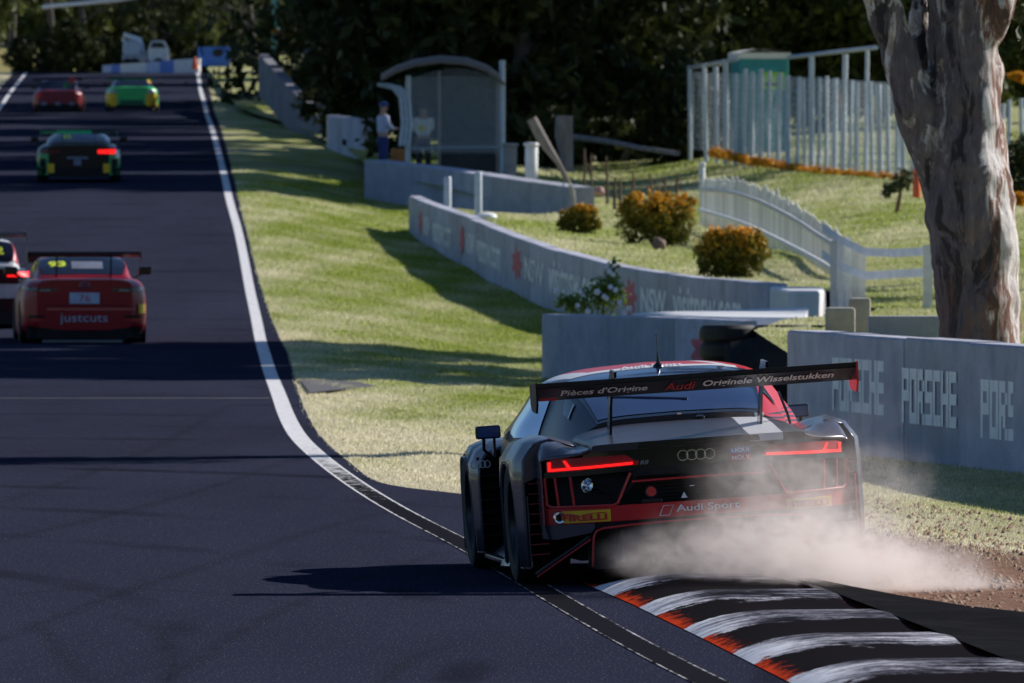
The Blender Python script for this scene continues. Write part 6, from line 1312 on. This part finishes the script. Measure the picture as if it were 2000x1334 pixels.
def bpos(px, py, d): q = P(px, py, d); return (q.x - DB[0], q.y - DB[1], q.z)
tot = None
for (px, py, d, rx, ry, rz, k_) in ((1430, 1070, 62.6, .85, 1.0, .30, 3.4), (1580, 1090, 62.4, .80, 1.1, .36, 8), (1720, 1120, 62.6, .76, 1.0, .26, 7), (1860, 1160, 63.0, .55, .9, .16, 5.5), (1560, 980, 62.5, .70, .9, .46, 2.6), (1490, 890, 62.5, .65, .8, .50, 1.2), (1680, 850, 63.2, .62, .9, .60, .9), (1290, 1090, 62.8, .60, .8, .20, 1.5), (1650, 1185, 61.6, .75, .5, .10, 2.2), (1740, 960, 63.0, .55, .8, .34, 1.3)):
    g_ = blob(bpos(px, py, d), (rx, ry, rz), k_); tot = g_ if tot is None else math_(n, l, 'ADD', tot, g_)
def n3(sc, det, w): 
    mp = n.new('ShaderNodeMapping'); mp.inputs['Scale'].default_value = (1, 1, 1.25); mp.inputs['Rotation'].default_value = (0, .5, 0); l.new(co, mp.inputs['Vector']); return noise(n, l, sc, det, mp.outputs[0], .62, w)
nz_ = ramp(n, l, n3(5.5, 9, 1.2), [(.42, (.02, .02, .02)), (.60, (1, 1, 1))]); nz2 = ramp(n, l, n3(1.3, 3, .2), [(.34, (.25, .25, .25)), (.6, (1, 1, 1))])
ero = math_(n, l, 'MULTIPLY', math_(n, l, 'ADD', n3(3.4, 8, 1.1), math_(n, l, 'MULTIPLY', n3(1.2, 2, .3), .6)), 2.6)
den = math_(n, l, 'MAXIMUM', math_(n, l, 'SUBTRACT', math_(n, l, 'MULTIPLY', tot, 1.5), math_(n, l, 'SUBTRACT', ero, 1.55)), 0); den = math_(n, l, 'MULTIPLY', den, math_(n, l, 'MINIMUM', math_(n, l, 'MULTIPLY', tot, 1.2), 1)); den = math_(n, l, 'MULTIPLY', den, math_(n, l, 'MULTIPLY_ADD', nz_, .95, .05)); l.new(math_(n, l, 'MULTIPLY', den, .62), pv.inputs['Density'])
o = MB().box(-1.7, 1.45, -1.3, 1.5, .02, 1.45).build('dust_cloud', m, None, loc=DB); tag(o, 'pinkish dust cloud thrown up behind the right rear wheel of the grey coupe', 'dust', kind='stuff')
# flying grit
N = 900; r = np.random.default_rng(12); X = 2.0 + 1.4 * r.random(N) ** 1.2; Y = 61.6 + 3 * r.random(N); Z = .03 + (1.0 * r.random(N) ** 2.2) * (X - 1.4) / 1.6; s = .0018 + .0032 * r.random(N) ** 3
base = np.array([(1, 0, 0), (-1, 0, 0), (0, 1, 0), (0, -1, 0), (0, 0, 1)]); fs = np.array([(0, 2, 4), (2, 1, 4), (1, 3, 4), (3, 0, 4), (0, 3, 2), (3, 1, 2)])
V = base[None] * s[:, None, None] + np.stack([X, Y, Z], 1)[:, None]; o = bigmesh('flying_grit', V.reshape(-1, 3), (fs[None] + 5 * np.arange(N)[:, None, None]).reshape(-1, 3), pm('grit', (.28, .22, .18), .9), k=3); tag(o, 'specks of grit flying out of the dust cloud', 'grit', kind='stuff')
